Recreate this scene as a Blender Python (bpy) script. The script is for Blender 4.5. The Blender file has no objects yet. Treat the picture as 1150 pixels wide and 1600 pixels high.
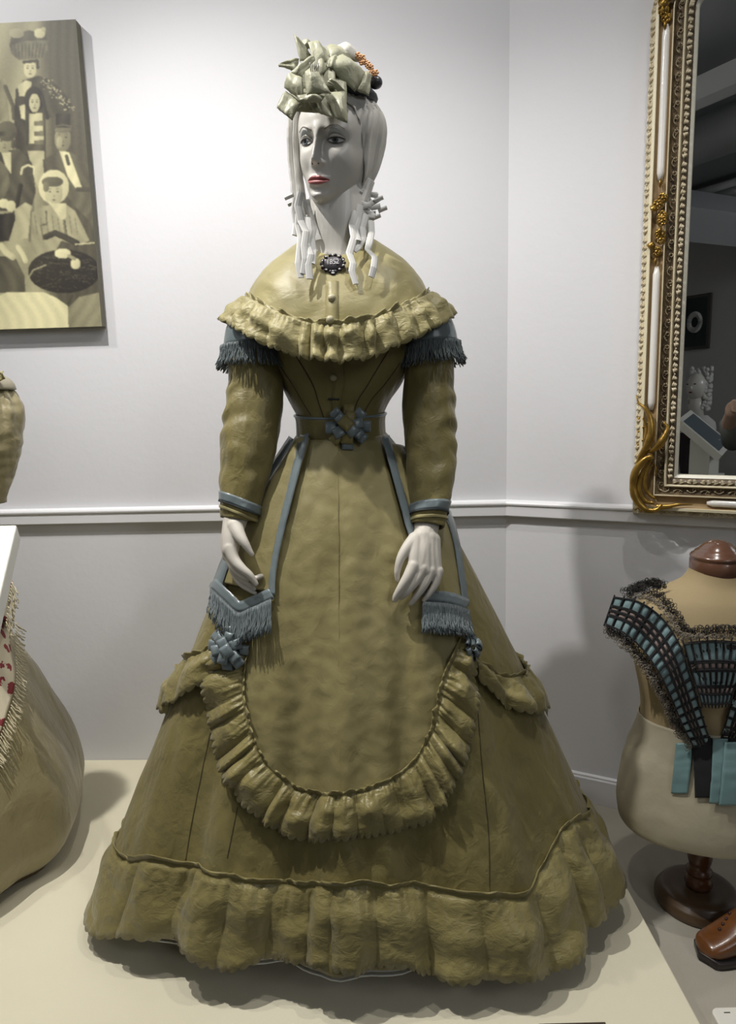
import bpy, math, random
import numpy as np
from mathutils import Vector, Matrix, noise
from mathutils.bvhtree import BVHTree
PI = math.pi
SC = bpy.context.scene
COL = SC.collection

# ---------------------------------------------------------------- camera
F_PX = 1070.0
PITCH = math.radians(9.224)
ROLL = math.radians(1.484)
CAM_H = 1.06
cd = bpy.data.cameras.new('camera')
cam = bpy.data.objects.new('camera', cd)
COL.objects.link(cam)
cd.sensor_fit = 'HORIZONTAL'
cd.sensor_width = 36.0
cd.lens = 36.0 * F_PX / 1150.0
cd.clip_start = 0.01
_R = Vector((1, 0, 0)); _F = Vector((0, math.cos(PITCH), -math.sin(PITCH))); _U = Vector((0, math.sin(PITCH), math.cos(PITCH)))
_c, _s = math.cos(ROLL), math.sin(ROLL)
_R2 = _R * _c - _U * (-_s) * 1.0
_R2 = (_R * _c - _U * _s); _U2 = (_U * _c + _R * _s)
M = Matrix((( _R2.x, _U2.x, -_F.x, 0), (_R2.y, _U2.y, -_F.y, 0), (_R2.z, _U2.z, -_F.z, CAM_H), (0, 0, 0, 1)))
cam.matrix_world = M
SC.camera = cam

# ---------------------------------------------------------------- exposure, world, lights
SC.view_settings.view_transform = 'Standard'
SC.view_settings.look = 'None'
SC.view_settings.gamma = 1.0
SC.view_settings.use_curve_mapping = False
SC.view_settings.exposure = 0.16
w = bpy.data.worlds.new('world'); SC.world = w; w.use_nodes = True
w.node_tree.nodes['Background'].inputs[0].default_value = (0.9, 0.95, 1.0, 1)
w.node_tree.nodes['Background'].inputs[1].default_value = 0.05

def spot(name, loc, target, power, color, size_deg, blend=0.6, radius=0.04):
    ld = bpy.data.lights.new(name, 'SPOT')
    ld.energy = power; ld.color = color; ld.spot_size = math.radians(size_deg); ld.spot_blend = blend
    ld.shadow_soft_size = radius
    o = bpy.data.objects.new(name, ld); COL.objects.link(o)
    o.location = loc
    d = Vector(target) - Vector(loc)
    o.rotation_euler = d.to_track_quat('-Z', 'Y').to_euler()
    return o
def area(name, loc, target, power, color, sx, sy):
    ld = bpy.data.lights.new(name, 'AREA'); ld.shape = 'RECTANGLE'
    ld.size = sx; ld.size_y = sy; ld.energy = power; ld.color = color
    o = bpy.data.objects.new(name, ld); COL.objects.link(o); o.location = loc
    d = Vector(target) - Vector(loc)
    o.rotation_euler = d.to_track_quat('-Z', 'Y').to_euler()
    return o
WARM = (1.0, 0.972, 0.93)
COOL = (0.93, 0.96, 1.0)
spot('spot_left', (-0.80, 1.06, 2.68), (-0.15, 1.30, 0.6), 125, WARM, 100, 0.8, 0.022)
spot('spot_right', (0.50, 1.02, 2.62), (0.05, 1.35, 0.5), 30, WARM, 90, 0.8, 0.025)
spot('spot_far_left', (-1.35, 1.22, 2.62), (-0.9, 1.8, 1.1), 36, WARM, 140, 0.9, 0.03)
spot('spot_centre', (-0.05, 0.78, 2.66), (0.1, 1.8, 1.4), 22, WARM, 150, 0.9, 0.03)  # washer spot added to keep the back wall bright
spot('spot_side', (-1.65, 0.35, 2.35), (-0.16, 1.36, 0.95), 42, WARM, 34, 0.5, 0.03)
area('fill_left', (-1.75, -0.3, 2.45), (-0.3, 1.9, 1.3), 8, COOL, 0.9, 0.6)  # unseen fill light, added to lift the display from the left
area('fill_right', (1.75, -0.9, 2.45), (0.0, 1.8, 1.2), 5, COOL, 0.9, 0.6)  # second unseen fill, added on the right-hand side
area('fill_rear', (1.9, -2.4, 2.4), (-1.2, -3.2, 1.2), 22, COOL, 0.6, 0.6)  # unseen fill added to brighten the rear room in the mirror

# ---------------------------------------------------------------- pixel to world helpers
def ray(px, py):
    a = px - 575.0; b = py - 800.0
    x = (_c * a - _s * b) / F_PX; y = (_s * a + _c * b); v = -y / F_PX
    return Vector((x, math.cos(PITCH) + v * math.sin(PITCH), -math.sin(PITCH) + v * math.cos(PITCH)))
EYE = Vector((0, 0, CAM_H))
def P(px, py, Y):
    r = ray(px, py); return EYE + r * (Y / r.y)
def PZ(px, py, z):
    r = ray(px, py); return EYE + r * ((z - CAM_H) / r.z)

# ---------------------------------------------------------------- mesh helpers
def origin_of(parent):
    o = Vector((0, 0, 0))
    while parent is not None:
        o += parent.location; parent = parent.parent
    return o
def obj(name, verts, faces, mat, parent=None, smooth=True, mats=None, fmat=None, origin=None):
    me = bpy.data.meshes.new(name)
    base = origin_of(parent) if origin is None else Vector(origin)
    me.from_pydata([tuple(Vector(v) - base) for v in verts], [], faces)
    me.validate(verbose=False)
    me.materials.append(mat)
    if mats:
        for m_ in mats: me.materials.append(m_)
        if fmat and len(fmat) == len(me.polygons): me.polygons.foreach_set('material_index', fmat)
    if smooth: me.polygons.foreach_set('use_smooth', [True] * len(me.polygons))
    me.update()
    o = bpy.data.objects.new(name, me); COL.objects.link(o)
    if parent is not None: o.parent = parent
    else: o.location = base
    return o
def thing(name, label, cat, loc=(0, 0, 0), group=None):
    o = bpy.data.objects.new(name, None); COL.objects.link(o); o.location = loc
    o.empty_display_size = 0.05
    o['label'] = label; o['category'] = cat
    if group: o['group'] = group
    return o
def tag(o, label, cat, group=None):
    o['label'] = label; o['category'] = cat
    if group: o['group'] = group
    return o
def struct(o): o['kind'] = 'structure'; return o
def solidify(o, t, off=0.0):
    m = o.modifiers.new('thickness', 'SOLIDIFY'); m.thickness = t; m.offset = off; return o
def subsurf(o, n=1):
    m = o.modifiers.new('subdivision', 'SUBSURF'); m.levels = n; m.render_levels = n; return o
def bevel(o, w_, n=2):
    m = o.modifiers.new('bevel', 'BEVEL'); m.width = w_; m.segments = n; m.limit_method = 'ANGLE'; return o
class MB:
    def __init__(s): s.v = []; s.f = []; s.m = []
    def add(s, v, f, mi=0):
        n = len(s.v); s.v += [Vector(a) for a in v]; s.f += [tuple(i + n for i in q) for q in f]; s.m += [mi] * len(f)
    def build(s, name, mat, parent=None, **k):
        return obj(name, s.v, s.f, mat, parent, fmat=s.m, **k)
def grid(fn, nu, nv, cu=False):
    v = []; f = []
    for j in range(nv):
        for i in range(nu):
            v.append(Vector(fn(i / (nu if cu else nu - 1), j / (nv - 1))))
    for j in range(nv - 1):
        for i in range(nu if cu else nu - 1):
            a = j * nu + i; b = j * nu + (i + 1) % nu
            f.append((a, b, b + nu, a + nu))
    return v, f
def boxm(lo, hi):
    x0, y0, z0 = lo; x1, y1, z1 = hi
    return ([(x0, y0, z0), (x1, y0, z0), (x1, y1, z0), (x0, y1, z0), (x0, y0, z1), (x1, y0, z1), (x1, y1, z1), (x0, y1, z1)],
            [(0, 3, 2, 1), (4, 5, 6, 7), (0, 1, 5, 4), (1, 2, 6, 5), (2, 3, 7, 6), (3, 0, 4, 7)])
def xf(vf, mat):
    return [mat @ Vector(a) for a in vf[0]], vf[1]
def tubem(path, rad, n=8, caps=True, flat=1.0, up=None):
    path = [Vector(p) for p in path]
    if not hasattr(rad, '__len__'): rad = [rad] * len(path)
    v = []; f = []
    prev = None
    for i, p in enumerate(path):
        t = (path[min(i + 1, len(path) - 1)] - path[max(i - 1, 0)])
        if t.length < 1e-9: t = Vector((0, 0, 1))
        t.normalize()
        if prev is None:
            a = Vector(up) if up else (Vector((0, 0, 1)) if abs(t.z) < 0.9 else Vector((1, 0, 0)))
            prev = a
        x = (prev - t * prev.dot(t))
        if x.length < 1e-6: x = t.orthogonal()
        x.normalize(); prev = x; y = t.cross(x)
        for k in range(n):
            a = 2 * PI * k / n
            v.append(p + x * (math.cos(a) * rad[i]) + y * (math.sin(a) * rad[i] * flat))
    for i in range(len(path) - 1):
        for k in range(n):
            a = i * n + k; b = i * n + (k + 1) % n
            f.append((a, b, b + n, a + n))
    if caps:
        f.append(tuple(range(n - 1, -1, -1))); f.append(tuple(range(len(v) - n, len(v))))
    return v, f
def lathem(prof, c=(0, 0, 0), n=48, sx=1.0, sy=1.0):
    v = []; f = []
    for r, z in prof:
        for k in range(n):
            a = 2 * PI * k / n
            v.append(Vector((c[0] + r * sx * math.cos(a), c[1] + r * sy * math.sin(a), c[2] + z)))
    for i in range(len(prof) - 1):
        for k in range(n):
            a = i * n + k; b = i * n + (k + 1) % n
            f.append((a, b, b + n, a + n))
    f.append(tuple(range(n - 1, -1, -1))); f.append(tuple(range(len(v) - n, len(v))))
    return v, f
def spherem(c, rx, ry=None, rz=None, nu=16, nv=10, M3=None):
    ry = ry or rx; rz = rz or rx
    v = []; f = []
    for j in range(nv + 1):
        ph = PI * j / nv
        for i in range(nu):
            a = 2 * PI * i / nu
            q = Vector((rx * math.sin(ph) * math.cos(a), ry * math.sin(ph) * math.sin(a), rz * math.cos(ph)))
            if M3: q = M3 @ q
            v.append(Vector(c) + q)
    for j in range(nv):
        for i in range(nu):
            a = j * nu + i; b = j * nu + (i + 1) % nu
            f.append((a + nu, b + nu, b, a))
    return v, f
def extr(pts2, fr, d0, d1):
    """closed 2-D outline extruded between two offsets; fr(x, y, d) -> world"""
    n = len(pts2)
    v = [fr(x, y, d0) for x, y in pts2] + [fr(x, y, d1) for x, y in pts2]
    f = [tuple(range(n - 1, -1, -1)), tuple(range(n, 2 * n))]
    for i in range(n): f.append((i, (i + 1) % n, n + (i + 1) % n, n + i))
    return v, f
def spl(pts, n, closed=False):
    """Catmull-Rom resample of points (any dimension), evenly by arc length"""
    p = np.array([list(q) for q in pts], float)
    if closed: p = np.vstack([p[-1], p, p[0], p[1]])
    else: p = np.vstack([2 * p[0] - p[1], p, 2 * p[-1] - p[-2]])
    out = []
    for i in range(1, len(p) - 2):
        for k in range(24):
            t = k / 24
            a = p[i - 1]; b = p[i]; c2 = p[i + 1]; d = p[i + 2]
            out.append(0.5 * ((2 * b) + (-a + c2) * t + (2 * a - 5 * b + 4 * c2 - d) * t * t + (-a + 3 * b - 3 * c2 + d) * t ** 3))
    out.append(p[-2]); out = np.array(out)
    L = np.concatenate([[0], np.cumsum(np.linalg.norm(np.diff(out, axis=0), axis=1))])
    s = np.linspace(0, L[-1], n)
    return [tuple(np.interp(x, L, out[:, k]) for k in range(out.shape[1])) for x in s]
def tab(x, xs, ys): return float(np.interp(x, xs, ys))
def stab(x, xs, ys):
    """smooth interpolation in a table"""
    i = int(np.searchsorted(xs, x)) - 1; i = max(0, min(i, len(xs) - 2))
    g = lambda k: ys[max(0, min(k, len(ys) - 1))]
    h = xs[i + 1] - xs[i]; t = max(0.0, min(1.0, (x - xs[i]) / h))
    m0 = (g(i + 1) - g(i - 1)) / (xs[min(i + 1, len(xs) - 1)] - xs[max(i - 1, 0)]) * h
    m1 = (g(i + 2) - g(i)) / (xs[min(i + 2, len(xs) - 1)] - xs[i]) * h
    return (2 * t ** 3 - 3 * t * t + 1) * g(i) + (t ** 3 - 2 * t * t + t) * m0 + (-2 * t ** 3 + 3 * t * t) * g(i + 1) + (t ** 3 - t * t) * m1
def nz(x, y=0.0, z=0.0): return noise.noise(Vector((x, y, z)))
def sm(a, b, x):
    t = max(0.0, min(1.0, (x - a) / (b - a))); return t * t * (3 - 2 * t)

# ---------------------------------------------------------------- materials
def mat(name, col, rough=0.6, metal=0.0, bump=None, var=None, sheen=0.0, spec=0.5, coat=0.0, weave=None, aniso=None):
    """bump=(scale, strength, detail, distance)  var=(scale, amount, colour2)"""
    m = bpy.data.materials.new(name); m.use_nodes = True
    nt = m.node_tree; b = nt.nodes['Principled BSDF']; N = nt.nodes.new; L = nt.links.new
    b.inputs['Base Color'].default_value = (*col, 1); b.inputs['Roughness'].default_value = rough
    b.inputs['Metallic'].default_value = metal; b.inputs['Specular IOR Level'].default_value = spec
    if sheen: b.inputs['Sheen Weight'].default_value = sheen; b.inputs['Sheen Roughness'].default_value = 0.4
    if coat: b.inputs['Coat Weight'].default_value = coat; b.inputs['Coat Roughness'].default_value = 0.15
    tc = N('ShaderNodeTexCoord')
    if var:
        t = N('ShaderNodeTexNoise'); t.inputs['Scale'].default_value = var[0]; t.inputs['Detail'].default_value = 5
        L(tc.outputs['Object'], t.inputs['Vector'])
        r = N('ShaderNodeMapRange'); r.inputs[1].default_value = 0.35; r.inputs[2].default_value = 0.65
        r.inputs[3].default_value = 0; r.inputs[4].default_value = var[1]; L(t.outputs['Fac'], r.inputs[0])
        x = N('ShaderNodeMix'); x.data_type = 'RGBA'; x.inputs[6].default_value = (*col, 1); x.inputs[7].default_value = (*var[2], 1)
        L(r.outputs[0], x.inputs[0]); L(x.outputs[2], b.inputs['Base Color'])
    h = None
    if bump:
        t = N('ShaderNodeTexNoise'); t.inputs['Scale'].default_value = bump[0]; t.inputs['Detail'].default_value = bump[2]
        L(tc.outputs['Object'], t.inputs['Vector'])
        h = N('ShaderNodeBump'); h.inputs['Strength'].default_value = bump[1]; h.inputs['Distance'].default_value = bump[3]
        L(t.outputs['Fac'], h.inputs['Height']); L(h.outputs[0], b.inputs['Normal'])
    if weave:
        mp = N('ShaderNodeMapping'); mp.inputs['Scale'].default_value = weave[2]
        L(tc.outputs['Object'], mp.inputs[0])
        t = N('ShaderNodeTexNoise'); t.inputs['Scale'].default_value = weave[0]; t.inputs['Detail'].default_value = 3
        t.inputs['Distortion'].default_value = weave[4] if len(weave) > 4 else 0.0
        L(mp.outputs[0], t.inputs['Vector'])
        h2 = N('ShaderNodeBump'); h2.inputs['Strength'].default_value = weave[1]; h2.inputs['Distance'].default_value = weave[3]
        L(t.outputs['Fac'], h2.inputs['Height'])
        if h: L(h.outputs[0], h2.inputs['Normal'])
        L(h2.outputs[0], b.inputs['Normal'])
    return m
OLIVE = (0.205, 0.172, 0.060)
def silk(name, col, rough=0.42, crumple=0.5, k=1.0, fold=0.35):
    """taffeta: broad soft crumples, small creases and a fine rib"""
    m = bpy.data.materials.new(name); m.use_nodes = True
    nt = m.node_tree; b = nt.nodes['Principled BSDF']; N = nt.nodes.new; L = nt.links.new
    b.inputs['Roughness'].default_value = rough; b.inputs['Specular IOR Level'].default_value = 0.40
    b.inputs['Sheen Weight'].default_value = 0.15; b.inputs['Sheen Roughness'].default_value = 0.5
    tc = N('ShaderNodeTexCoord')
    # wear: slow patches of a paler and a browner dye
    t = N('ShaderNodeTexNoise'); t.inputs['Scale'].default_value = 7; t.inputs['Detail'].default_value = 6
    L(tc.outputs['Object'], t.inputs['Vector'])
    cr = N('ShaderNodeValToRGB'); cr.color_ramp.elements[0].position = 0.3; cr.color_ramp.elements[1].position = 0.72
    cr.color_ramp.elements[0].color = (col[0] * 0.86, col[1] * 0.84, col[2] * 0.80, 1)
    cr.color_ramp.elements[1].color = (col[0] * 1.12, col[1] * 1.12, col[2] * 1.14, 1)
    L(t.outputs['Fac'], cr.inputs[0]); L(cr.outputs[0], b.inputs['Base Color'])
    # long soft folds down the cloth
    mpf = N('ShaderNodeMapping'); mpf.inputs['Scale'].default_value = (1, 1, fold)
    L(tc.outputs['Object'], mpf.inputs[0])
    n1 = N('ShaderNodeTexNoise'); n1.inputs['Scale'].default_value = 13 * k; n1.inputs['Detail'].default_value = 2; n1.inputs['Distortion'].default_value = 0.3
    L(mpf.outputs[0], n1.inputs['Vector'])
    b1 = N('ShaderNodeBump'); b1.inputs['Strength'].default_value = min(1.0, crumple * 1.3); b1.inputs['Distance'].default_value = 0.022 / k
    L(n1.outputs['Fac'], b1.inputs['Height'])
    # crinkles: ridged noise
    mp = N('ShaderNodeMapping'); mp.inputs['Rotation'].default_value = (0.5, 0.7, 0.3); mp.inputs['Scale'].default_value = (1, 1, 1.7 if fold > 0.6 else 0.8)
    L(tc.outputs['Object'], mp.inputs[0])
    n2 = N('ShaderNodeTexNoise'); n2.inputs['Scale'].default_value = 26 * k; n2.inputs['Detail'].default_value = 4; n2.inputs['Distortion'].default_value = 0.5; n2.inputs['Roughness'].default_value = 0.55
    L(mp.outputs[0], n2.inputs['Vector'])
    sb = N('ShaderNodeMath'); sb.operation = 'SUBTRACT'; sb.inputs[1].default_value = 0.5; L(n2.outputs['Fac'], sb.inputs[0])
    ab = N('ShaderNodeMath'); ab.operation = 'ABSOLUTE'; L(sb.outputs[0], ab.inputs[0])
    b2 = N('ShaderNodeBump'); b2.inputs['Strength'].default_value = min(1, crumple * 1.2); b2.inputs['Distance'].default_value = 0.0065 / k; b2.invert = True
    L(ab.outputs[0], b2.inputs['Height']); L(b1.outputs[0], b2.inputs['Normal'])
    mp2 = N('ShaderNodeMapping'); mp2.inputs['Scale'].default_value = (1, 1, 9); L(tc.outputs['Object'], mp2.inputs[0])
    n3 = N('ShaderNodeTexNoise'); n3.inputs['Scale'].default_value = 160; n3.inputs['Detail'].default_value = 2
    L(mp2.outputs[0], n3.inputs['Vector'])
    b3 = N('ShaderNodeBump'); b3.inputs['Strength'].default_value = 0.25; b3.inputs['Distance'].default_value = 0.0008
    L(n3.outputs['Fac'], b3.inputs['Height']); L(b2.outputs[0], b3.inputs['Normal'])
    L(b3.outputs[0], b.inputs['Normal'])
    return m
MT = {}
MT['wall'] = mat('wall_paint', (0.66, 0.66, 0.685), 0.75, bump=(55, 0.12, 4, 0.004))
MT['trim'] = mat('trim_paint', (0.72, 0.72, 0.74), 0.35)
MT['canvas_cloth'] = mat('platform_calico', (0.70, 0.655, 0.50), 0.85, bump=(420, 0.35, 2, 0.001), var=(3, 0.5, (0.66, 0.61, 0.455)))
MT['grey_cloth'] = mat('grey_cloth', (0.40, 0.375, 0.315), 0.9, bump=(500, 0.5, 2, 0.001), var=(5, 0.6, (0.34, 0.31, 0.25)))
MT['floor'] = mat('floor_carpet', (0.12, 0.12, 0.115), 0.9)
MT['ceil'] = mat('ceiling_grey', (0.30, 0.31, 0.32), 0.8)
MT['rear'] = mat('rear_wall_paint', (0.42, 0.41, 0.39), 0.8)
MT['silk'] = silk('olive_taffeta', OLIVE, 0.43, 0.62, 1.3, 0.5)
MT['silk_front'] = silk('apron_taffeta', (0.270, 0.232, 0.098), 0.52, 0.30)
MT['silk_ruf'] = silk('ruffle_taffeta', (0.235, 0.200, 0.076), 0.36, 0.66, 1.3, 1.0)
MT['silk_cape'] = silk('cape_taffeta', (0.325, 0.285, 0.128), 0.44, 0.20, 1.0, 1.0)
MT['ribbon'] = mat('grey_blue_satin', (0.165, 0.200, 0.208), 0.28, bump=(60, 0.3, 3, 0.003), sheen=0.1)
MT['fringe'] = mat('fringe_thread', (0.125, 0.150, 0.155), 0.5)
MT['piping'] = mat('dark_piping', (0.03, 0.035, 0.035), 0.6)

# ---------------------------------------------------------------- room
CXY = Vector((0.3874, 1.8933, 0))
AL = math.radians(2.47); AR = math.radians(26.58)
ULEFT = Vector((-math.cos(AL), math.sin(AL), 0)); URIGHT = Vector((math.cos(AR), -math.sin(AR), 0))
NLEFT = Vector((-math.sin(AL), -math.cos(AL), 0)); NRIGHT = Vector((-math.sin(AR), -math.cos(AR), 0))
def fl(t, z, d=0.0): return CXY + ULEFT * t + NLEFT * d + Vector((0, 0, z))     # on the left-hand wall
def fr_(t, z, d=0.0): return CXY + URIGHT * t + NRIGHT * d + Vector((0, 0, z))  # on the right-hand wall
ZF = -0.30; ZC = 2.95
def slab(fn, t0, t1, z0, z1, d0, d1):
    v = [fn(t0, z0, d0), fn(t1, z0, d0), fn(t1, z0, d1), fn(t0, z0, d1), fn(t0, z1, d0), fn(t1, z1, d0), fn(t1, z1, d1), fn(t0, z1, d1)]
    return v, [(0, 3, 2, 1), (4, 5, 6, 7), (0, 1, 5, 4), (1, 2, 6, 5), (2, 3, 7, 6), (3, 0, 4, 7)]
struct(obj('wall_back', *slab(fl, 0.0, 4.1, ZF, ZC, 0, -0.1), MT['wall'], smooth=False))
struct(obj('wall_right', *slab(fr_, 0.0, 2.7, ZF, ZC, 0, -0.1), MT['wall'], smooth=False))
xl = fl(4.1, 0).x; xr = fr_(2.7, 0).x
struct(obj('wall_left', *boxm((xl - 0.1, -3.4, ZF), (xl, 2.1, ZC)), MT['wall'], smooth=False))
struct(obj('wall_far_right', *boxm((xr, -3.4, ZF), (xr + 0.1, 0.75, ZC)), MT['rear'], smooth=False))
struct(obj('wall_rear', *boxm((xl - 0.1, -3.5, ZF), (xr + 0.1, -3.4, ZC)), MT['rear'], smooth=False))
struct(obj('floor', *boxm((xl - 0.1, -3.5, ZF - 0.1), (xr + 0.1, 2.1, ZF)), MT['floor'], smooth=False))
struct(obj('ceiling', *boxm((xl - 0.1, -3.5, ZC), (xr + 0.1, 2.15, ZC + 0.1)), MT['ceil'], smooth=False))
# chair rail: moulded section swept along both walls
def rail(fn, t0, t1, name):
    prof = [(0, 0.7335), (0.016, 0.7335), (0.0175, 0.736), (0.0175, 0.760), (0.0185, 0.764), (0.021, 0.766), (0.0215, 0.770), (0.019, 0.7745), (0.010, 0.7765), (0, 0.778)]
    v = []; n = len(prof)
    for t in (t0, t1):
        v += [fn(t, z, d) for d, z in prof]
    f = [(i, i + 1, n + i + 1, n + i) for i in range(n - 1)]
    f += [tuple(range(n)), tuple(range(2 * n - 1, n - 1, -1))]
    return struct(obj(name, v, f, MT['trim'], smooth=False))
rail(fl, 0.0, 4.1, 'trim_1'); rail(fr_, 0.0, 2.7, 'trim_2')
def skirting(fn, t0, t1, name):
    prof = [(0, -0.0752), (0.012, -0.0752), (0.012, -0.004), (0.009, 0.0), (0.009, 0.0045), (0, 0.007)]
    v = []; n = len(prof)
    for t in (t0, t1): v += [fn(t, z, d) for d, z in prof]
    f = [(i, i + 1, n + i + 1, n + i) for i in range(n - 1)] + [tuple(range(n)), tuple(range(2 * n - 1, n - 1, -1))]
    return struct(obj(name, v, f, MT['trim'], smooth=False))
skirting(fr_, 0.13, 2.7, 'baseboard_right')
# platforms
PX = 0.543
pf = MB()
yb = lambda x: CXY.y + (CXY.x - x) * math.tan(AL) if x <= CXY.x else CXY.y - (x - CXY.x) * math.tan(AR)
poly = [(-2.4, 0.985), (PX, 0.985), (PX, yb(PX) - 0.0005), (CXY.x, CXY.y - 0.0005), (-2.4, yb(-2.4) - 0.0005)]
v, f = extr(poly, lambda x, y, d: Vector((x, y, d)), 0.0, ZF)
o = obj('display_platform', v, f, MT['canvas_cloth'], smooth=False, origin=(-0.9, 1.45, ZF))
bevel(o, 0.003, 2)
tag(o, 'raised display platform covered in cream calico under the olive gown', 'platform')
poly = [(PX + 0.001, 0.70), (2.1, 0.70), (2.1, yb(2.1) - 0.013), (PX + 0.001, yb(PX) - 0.0135)]
v, f = extr(poly, lambda x, y, d: Vector((x, y, d)), -0.0755, ZF)
tag(obj('low_platform', v, f, MT['grey_cloth'], smooth=False, origin=(1.3, 1.1, ZF)), 'lower plinth covered in grey cloth along the right-hand wall', 'platform')

# ================================================================= THE OLIVE GOWN
GX, GY = -0.05, 1.40
gown = thing('gown', 'olive silk taffeta day gown with capelet and blue ribbon trim on the tall mannequin', 'dress', (GX, GY, 0.06))
ZW, ZH = 0.994, 0.084
th_t = [-180, -150, -125, -104, -88, -76, -65, -52, -38, -20, -4, 12, 26, 40, 50, 60, 70, 80, 95, 115, 135, 155, 180]
rh_t = [0.40, 0.43, 0.47, 0.490, 0.498, 0.508, 0.500, 0.435, 0.372, 0.338, 0.330, 0.345, 0.370, 0.425, 0.470, 0.492, 0.508, 0.522, 0.528, 0.52, 0.48, 0.43, 0.40]
def skirt_pt(th, z, off=0.0):
    """th in degrees, 0 = towards the camera, + = to the right"""
    t = (ZW - z) / (ZW - ZH); t = max(0.0, t)
    a = math.radians(th)
    rw = 1.0 / math.sqrt((math.sin(a) / 0.088) ** 2 + (math.cos(a) / 0.082) ** 2)
    rh = stab(((th + 180) % 360) - 180, th_t, rh_t)
    g = t ** 0.90
    r = rw + (rh - rw) * g + 0.018 * math.sin(min(1.0, t * 5) * PI / 2)
    k = sm(0.06, 0.9, t); k2 = sm(0.25, 0.8, t)
    fold = 0.010 * math.sin(math.radians(th) * 9 + 0.7 + 1.3 * t) + 0.008 * nz(th * 0.055, z * 1.5, 3.3)
    fold += 0.012 * nz(th * 0.11, z * 0.9, 9.1) * k
    r += fold * k
    r += k2 * (-0.022 * math.exp(-((th + 52) / 7.5) ** 2) + 0.008 * math.exp(-((th + 38) / 6) ** 2) - 0.016 * math.exp(-((th - 52) / 7) ** 2) - 0.010 * math.exp(-((th - 30) / 5) ** 2) - 0.008 * math.exp(-((th + 20) / 5) ** 2))
    r += 0.0035 * nz(th * 0.16, z * 14, 1.7) * k
    r += off
    return Vector((GX + math.sin(a) * r, GY - math.cos(a) * r, z))
def smooth_fn(th, z, off=0.0): return skirt_pt(th, z, off)
NU, NV = 420, 130
v, f = grid(lambda u, w_: skirt_pt(u * 360 - 180, ZW + (ZH - ZW) * w_), NU, NV, cu=True)
vx_, fx__ = grid(lambda u, w_: skirt_pt(u * 360 - 180, ZW - 0.002 - 1.12 * w_), 300, 120, cu=True)
BV = BVHTree.FromPolygons([tuple(q) for q in vx_], fx__)
skirt = obj('skirt', v, f, MT['silk'], gown)
solidify(skirt, 0.003, -1)
def cast(px, py, off=0.0):
    """nearest front point of the skirt under an image direction, pushed out along its normal"""
    x = px
    for k in range(60):
        r = ray(x, py).normalized()
        h = BV.ray_cast(EYE, r)
        if h[0] is not None:
            n = h[1]
            if n.dot(r) > 0: n = -n
            return h[0] + n * off, n
        x += (525 - x) * 0.012
    p = P(px, py, 1.3); return p, Vector((0, -1, 0))
def th_of(p): return math.degrees(math.atan2(p.x - GX, -(p.y - GY)))
def patch(name, left, right, off, m, parent, nu=10, nv=60, fn=None, thick=0.0015, n2=None):
    """strip of cloth lying on the skirt between two image-space edges"""
    L_ = spl(left, nv); R_ = spl(right, nv)
    def g(u, w_):
        j = min(nv - 1, int(round(w_ * (nv - 1))))
        x = L_[j][0] * (1 - u) + R_[j][0] * u; y = L_[j][1] * (1 - u) + R_[j][1] * u
        o_ = off + (fn(u, w_, x, y) if fn else 0)
        return cast(x, y, o_)[0]
    o = obj(name, *grid(g, nu, nv), m, parent)
    if thick: solidify(o, thick, 0)
    return o
def band(name, path, wpx, off, m, parent, n=60, thick=0.0015):
    c_ = spl(path, n); L_ = []; R_ = []
    for i, p in enumerate(c_):
        a = c_[max(0, i - 1)]; b = c_[min(n - 1, i + 1)]
        d = Vector((b[0] - a[0], b[1] - a[1])); d.normalize()
        w2 = (wpx[0] + (wpx[1] - wpx[0]) * i / (n - 1)) / 2 if hasattr(wpx, '__len__') else wpx / 2
        L_.append((p[0] - d.y * w2, p[1] + d.x * w2)); R_.append((p[0] + d.y * w2, p[1] - d.x * w2))
    v = []; f = []
    for i in range(n):
        for k in range(4):
            u = k / 3
            q = cast(L_[i][0] * (1 - u) + R_[i][0] * u, L_[i][1] * (1 - u) + R_[i][1] * u, off + 0.0008 * nz(i * 0.3, k, 2))
            v.append(q[0])
    for i in range(n - 1):
        for k in range(3): f.append((i * 4 + k, i * 4 + k + 1, i * 4 + k + 5, i * 4 + k + 4))
    o = obj(name, v, f, m, parent); solidify(o, min(thick, 0.0007) if 'ribbon' in name else thick, 0); return o

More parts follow.
